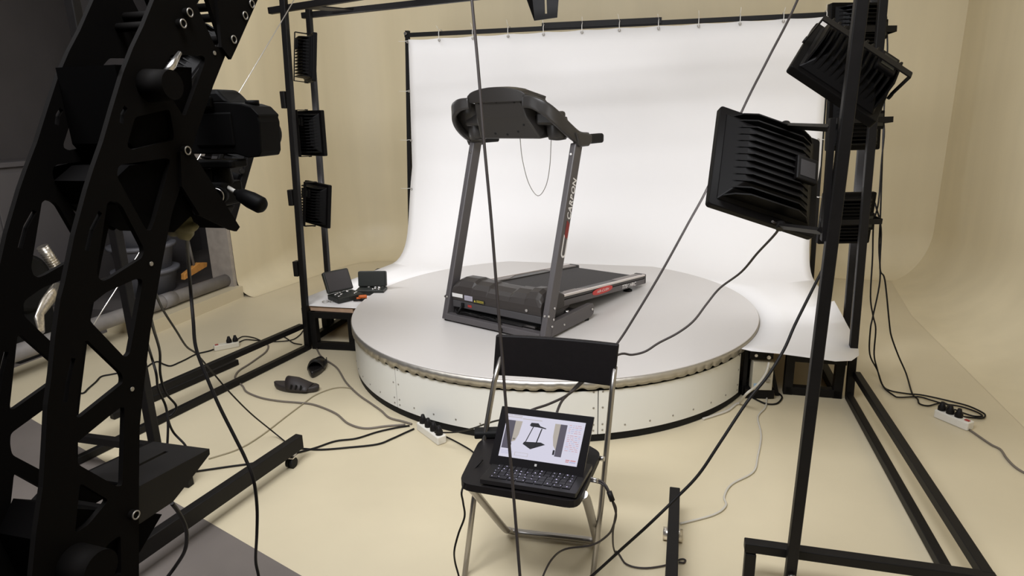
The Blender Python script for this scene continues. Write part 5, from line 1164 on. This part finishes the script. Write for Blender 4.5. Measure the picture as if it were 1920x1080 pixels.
# ================================================================== SMALL THINGS
def power_strip(p0, p1, w, h, plugs, label, m, where, switch=True):
    """p0, p1: ends on the floor; plugs: how many black plugs sit in it"""
    p0, p1 = Vector(p0), Vector(p1); L = (p1 - p0).length; an = math.atan2((p1 - p0).y, (p1 - p0).x)
    fr_ = Matrix.Translation((p0 + p1) / 2) @ Matrix.Rotation(an, 4, 'Z')
    t = Thing('power_strip', label, 'power strip', (0, 0, 0), fr_)
    b = MB(); b.rbox((0, 0, h / 2 + 0.001), (L, w, h), 0.008, 'z'); t.part('body', b, m, bev=0.004)
    n = max(plugs, 3) + (1 if switch else 0)
    for k in range(n):
        x = -L / 2 + L * (k + 0.5) / n
        if switch and k == n - 1:
            b = MB(); b.span((x - 0.011, -0.008, h + 0.001), (x + 0.011, 0.008, h + 0.006)); t.part('switch', b, M['switch_red'], bev=0.002, label='red switch'); continue
        b = MB(); b.lathe([(0.019, h + 0.0005), (0.019, h + 0.0022)], (x, 0, 0), seg=20); t.part('socket', b, m)
        if k < plugs:
            pl = MB(); pl.lathe([(0.018, h + 0.002), (0.018, h + 0.018), (0.012, h + 0.03), (0.008, h + 0.045)], (x, 0, 0), seg=16)
            nth = ('furthest', 'second furthest', 'third furthest', 'nearest')[k if k < plugs - 1 else 3]
            single('plug', '%s black plug in the %s' % (nth, where), 'plug', pl, M['cable'], frame=fr_, group='plugs in the ' + where)
    return t
power_strip((2.097, 2.905, 0), (2.160, 2.752, 0), 0.05, 0.04, 3, 'white power strip on the floor at far right', M['strip'], 'strip on the floor at far right')
power_strip((-1.885, 4.170, 0), (-2.020, 4.085, 0), 0.05, 0.035, 2, 'cream power strip behind the left floor rail', M['strip_far'], 'strip behind the left floor rail')
power_strip((-0.468, 2.90, 0), (-0.345, 2.735, 0), 0.05, 0.04, 4, 'white power strip at the foot of the turntable', M['strip'], 'strip at the foot of the turntable', switch=False)

def slipper(c, ang, m, label, flip=1):
    fr_ = Matrix.Translation((c[0], c[1], 0)) @ Matrix.Rotation(R(ang), 4, 'Z')
    t = Thing('slipper', label, 'slipper', (0, 0, 0), fr_, 'slippers')
    sole = []
    L = 0.28
    for k in range(36):
        a = 2 * PI * k / 36; x = math.cos(a) * L / 2
        wd = 0.045 + 0.009 * math.cos(a) - 0.006 * math.cos(2 * a + 0.4)
        sole.append((x, math.sin(a) * wd + flip * 0.004 * math.cos(a)))
    b = MB(); rings = []
    for z, k in ((0.001, 0.93), (0.010, 1.0), (0.026, 1.0), (0.030, 0.95)):
        rings.append([Vector((x * k, y * k, z + 0.010 * max(0, (abs(x) / (L / 2)) ** 3) * (z > 0.005) + 0.006 * (x < -0.04) * (z > 0.02))) for x, y in sole])
    b.loft(rings); t.part('sole', b, m)
    b = MB(); rings = []
    n = 13
    for i in range(7):
        s = i / 6; x = -0.035 + 0.125 * s
        hgt = 0.088 - 0.034 * s - 0.02 * abs(s - 0.35); wd = 0.051 + 0.004 * math.sin(PI * s)
        ro, ri = [], []
        for k in range(n):
            a = PI * k / (n - 1)
            xo = x + 0.018 * (math.sin(a)) * (-1 if i == 0 else (0.4 if i == 6 else 0))
            ro.append(Vector((xo, math.cos(a) * wd, 0.014 + math.sin(a) * (hgt - 0.014))))
            ri.append(Vector((xo, math.cos(a) * (wd - 0.007), 0.014 + math.sin(a) * (hgt - 0.022))))
        rings.append(ro + ri[::-1])
    b.loft(rings, True, True, True)
    st_ = t.part('strap', b, m)
    b = MB()
    for i in range(3):
        x = 0.0 + 0.03 * i
        b.box((x, -0.0525, 0.040), (0.010, 0.004, 0.030), rotm(18, 'Y'))
    t.part('strap_slots', b, M['rubber'], parent=st_)
slipper((-1.245, 3.405), -14, M['shoe'], 'dark brown rubber slipper lying sideways to the camera, toe to the right')
slipper((-1.215, 3.700), 97, M['shoe_black'], 'shiny black rubber slipper seen from its heel, nearer the corner table', -1)

# tool cases and bits on the left corner table (top of the board is z .292)
TZ = 0.305
def tool_case(cx, cy, ang, w, d, lidang, label):
    fr_ = RIG @ Matrix.Translation((cx, cy, TZ)) @ Matrix.Rotation(R(ang), 4, 'Z')
    t = Thing('tool_case', label, 'tool case', (0, 0, 0), fr_)
    b = MB(); b.span((-w / 2, -d / 2, 0.0), (w / 2, d / 2, 0.036)); bo_ = t.part('tray', b, M['case'], bev=0.005)
    b = MB(); rr_ = random.Random(int(cx * 100))
    for k in range(9):
        x, y = rr_.uniform(-w * .4, w * .4), rr_.uniform(-d * .35, d * .35); b.cyl((x, y, 0.0365), (x + 0.02, y + 0.004, 0.0385), 0.005, seg=8)
    t.part('sockets', b, M['steel'], parent=bo_)
    a = R(lidang)
    mt = Matrix.Rotation(a, 3, 'X')
    b = MB(); b.rbox(Vector((0, d / 2, 0.036)) + mt @ Vector((0, d / 2, 0.012)), (w, d, 0.03), 0.012, 'z', mtx=mt); ld = t.part('lid', b, M['case'], bev=0.004)
    b = MB(); b.box(Vector((0, d / 2, 0.036)) + mt @ Vector((0, d / 2, 0.0285)), (w * 0.9, d * 0.88, 0.004), mt); t.part('lid_foam', b, M['case_foam'] if lidang < 80 else M['case'], parent=ld)
    b = MB(); b.span((-0.012, -d / 2 - 0.004, 0.015), (0.012, -d / 2, 0.03)); t.part('latch', b, M['case'])
    return t
tool_case(-1.405, -0.115, 58, 0.19, 0.15, 66, 'open dark tool case with a tilted grey lid, nearer the table corner')
tool_case(-1.292, 0.045, 12, 0.20, 0.11, 80, 'open black tool case with an upright lid, next to the turntable')
b = MB(); b.rbox((-1.275, -0.115, TZ + 0.016), (0.055, 0.035, 0.03), 0.012, 'z', mtx=rotm(20, 'Z')); b.cyl((-1.29, -0.12, TZ + 0.012), (-1.315, -0.13, TZ + 0.01), 0.009, seg=12)
single('orange_tool', 'small orange tool lying in front of the open cases', 'tool', b, M['orange'], frame=RIG, bev=0.004)
b = MB(); b.cyl((-1.32, -0.165, TZ + 0.008), (-1.275, -0.15, TZ + 0.008), 0.007, seg=10); b.cyl((-1.275, -0.15, TZ + 0.010), (-1.235, -0.135, TZ + 0.010), 0.010, seg=10)
single('screwdriver', 'dark screwdriver lying beside the orange tool', 'screwdriver', b, M['cable'], frame=RIG)
b = MB(); b.rbox((-1.625, 0.15, TZ + 0.015), (0.06, 0.03, 0.15), 0.01, 'z')
single('green_box', 'bright green box mostly hidden behind the tilted lid', 'box', b, M['green'], frame=RIG)
b = MB(); b.ring((-1.50, -0.215, TZ + 0.004), (0, 0, 1), 0.022, 0.0022, 18)
single('wire_ring', 'larger small wire ring on the white table corner', 'ring', b, M['steel'], frame=RIG)
b = MB(); b.ring((-1.455, -0.205, TZ + 0.004), (0, 0, 1), 0.016, 0.0022, 18)
single('wire_ring', 'smaller wire ring beside the other, nearer the tilted tool case', 'ring', b, M['steel'], frame=RIG)

# power supply box at the open corner of the skirt
t = Thing('supply_box', 'beige metal supply box at the right foot of the turntable', 'electrical box', (1.235, -0.50, 0.055))
b = MB(); b.box((1.235, -0.49, 0.135), (0.105, 0.06, 0.16), rotm(8, 'Z')); t.part('body', b, M['psu'], bev=0.004)
b = MB()
for k, z in enumerate((0.175, 0.145, 0.115)): b.box((1.265, -0.5215, z), (0.020, 0.004, 0.017), rotm(8, 'Z'))
t.part('sockets', b, M['screw'])
b = MB(); b.box((1.212, -0.5255, 0.085), (0.030, 0.003, 0.018), rotm(8, 'Z')); t.part('sticker', b, M['psu_blue'], label='blue sticker')
b = MB(); b.box((1.225, -0.46, 0.03), (0.15, 0.10, 0.05), rotm(8, 'Z')); b.bar((1.155, -0.47, 0.0), (1.155, -0.47, 0.255), 0.02, 0.02); b.bar((1.33, -0.44, 0.0), (1.26, -0.44, 0.27), 0.02, 0.02); b.box((1.225, -0.48, 0.245), (0.12, 0.04, 0.04), rotm(8, 'Z'))
t.part('stand', b, M['black'])
b = MB(); b.cyl((1.20, -0.50, 0.245), (1.20, -0.512, 0.245), 0.008, seg=12); b.cyl((1.262, -0.495, 0.240), (1.262, -0.515, 0.240), 0.010, seg=12); t.part('terminals', b, M['steel'])

# ================================================================== CABLES
CB = D['cab']
def cable(key, name, label, r, m, n=6, group=None):
    pts = smooth_path(CB[key], n)
    pts = [Vector((p.x, p.y, max(p.z, r + 0.0005))) for p in pts]
    b = MB(); b.tube(pts, r, 8)
    return single(name, label, 'cable', b, m, group=group)
cable('F1', 'power_cable', 'dark cable winding from the cream power strip to far left', 0.005, M['cable'])
cable('F2a', 'power_cable', 'upper dark cable from the cream power strip to the left post', 0.004, M['cable'])
cable('F2b', 'power_cable', 'lower dark cable from the cream power strip to the left post', 0.004, M['cable'])
cable('F3', 'power_cable', 'long grey-brown cable passing under the left rail and in front of the slippers', 0.0055, M['cable_brown'])
cable('F4', 'power_cable', 'dark cable from the left corner table along the turntable foot', 0.0055, M['cable_brown'])
cable('F5', 'thin_wire', 'thin tan wire curving across the floor in front of the slippers', 0.0028, M['cable_tan'])
cable('F6a', 'power_cable', 'dark cable from the castor bar to the strip, further one', 0.0045, M['cable'])
cable('F6b', 'power_cable', 'dark cable from the castor bar to the strip, nearer one', 0.0045, M['cable'])
cable('F7', 'power_cable', 'short dark cable from the strip to the power adapter', 0.0035, M['cable'])
cable('F8', 'power_cable', 'dark cable rising from the strip to the back of the laptop', 0.0035, M['cable'])
cable('c1', 'hanging_cable', 'dark cable hanging straight down in front of the chair', 0.0034, M['cable_grey'])
cable('c2', 'data_cable', 'long dark cable from upper right passing behind the chair back', 0.0043, M['cable_grey'])
cable('c3', 'data_cable', 'slack dark cable from the large floodlight to behind the chair back', 0.0043, M['cable_grey'])
cable('c4', 'hanging_cable', 'black cable sagging from the near right post to the bottom edge', 0.0046, M['cable'])
cable('R1', 'lamp_cable', 'dark lamp cable down the right post to the far right strip, long loop', 0.0042, M['cable'])
cable('R2', 'lamp_cable', 'dark lamp cable down the right post crossing the other one', 0.0042, M['cable'])
cable('R3', 'lamp_cable', 'rightmost dark lamp cable from the lowest right floodlight', 0.0042, M['cable'])
cable('R4', 'power_cable', 'olive grey cable leaving the far right strip toward the frame edge', 0.005, M['cable_brown'])
cable('W1', 'power_cable', 'grey-white cable winding over the floor from the supply box', 0.0042, M['cable_white'])
cable('W2', 'power_cable', 'thick white cable from the supply box along the turntable foot', 0.0065, M['cable_white'])
cable('K1', 'power_cable', 'black cable loop under the supply box', 0.0045, M['cable'])
cable('U1', 'usb_cable', 'grey cable from the laptop side running under the chair', 0.0032, M['cable_grey'])
cable('U2', 'usb_cable', 'grey cable from the laptop side lying on the floor to the right', 0.0032, M['cable_grey'])
cable('L1', 'power_cable', 'dark cable hanging down beside the left leg of the chair', 0.0032, M['cable'])
cable('T1', 'hanging_cable', 'black cable hanging from the camera tray to the bottom edge', 0.0042, M['cable'])
cable('T2', 'hanging_cable', 'dark cable from the truss arm slanting down to the castor bar', 0.0034, M['cable'])
cable('T3', 'hanging_cable', 'dark cable hanging close to the truss arm, nearer the plates', 0.0033, M['cable'])
cable('T4', 'hanging_cable', 'dark cable hanging beside the truss arm with a bend to the right', 0.0033, M['cable'])
cable('T5', 'hanging_cable', 'dark cable curling down from under the lower tray', 0.0045, M['cable'])
cable('S1', 'steel_wire', 'thin steel stay wire stretched behind the truss arm', 0.0018, M['steel'])
pts = smooth_path(CB['U1'], 4)
b = MB(); b.tube([pts[12] , pts[15]], 0.008, 12)
single('ferrite_bead', 'dark ferrite bead on the laptop cable', 'bead', b, M['cable'])
for key, nm in (('U1', 'upper'), ('U2', 'lower')):
    p = [Vector(q) for q in CB[key][:2]]
    b = MB(); b.tube([p[0], p[0].lerp(p[1], 0.9)], 0.0045, 10)
    single('usb_plug', '%s grey plug in the right side of the laptop' % nm, 'plug', b, M['steel'])
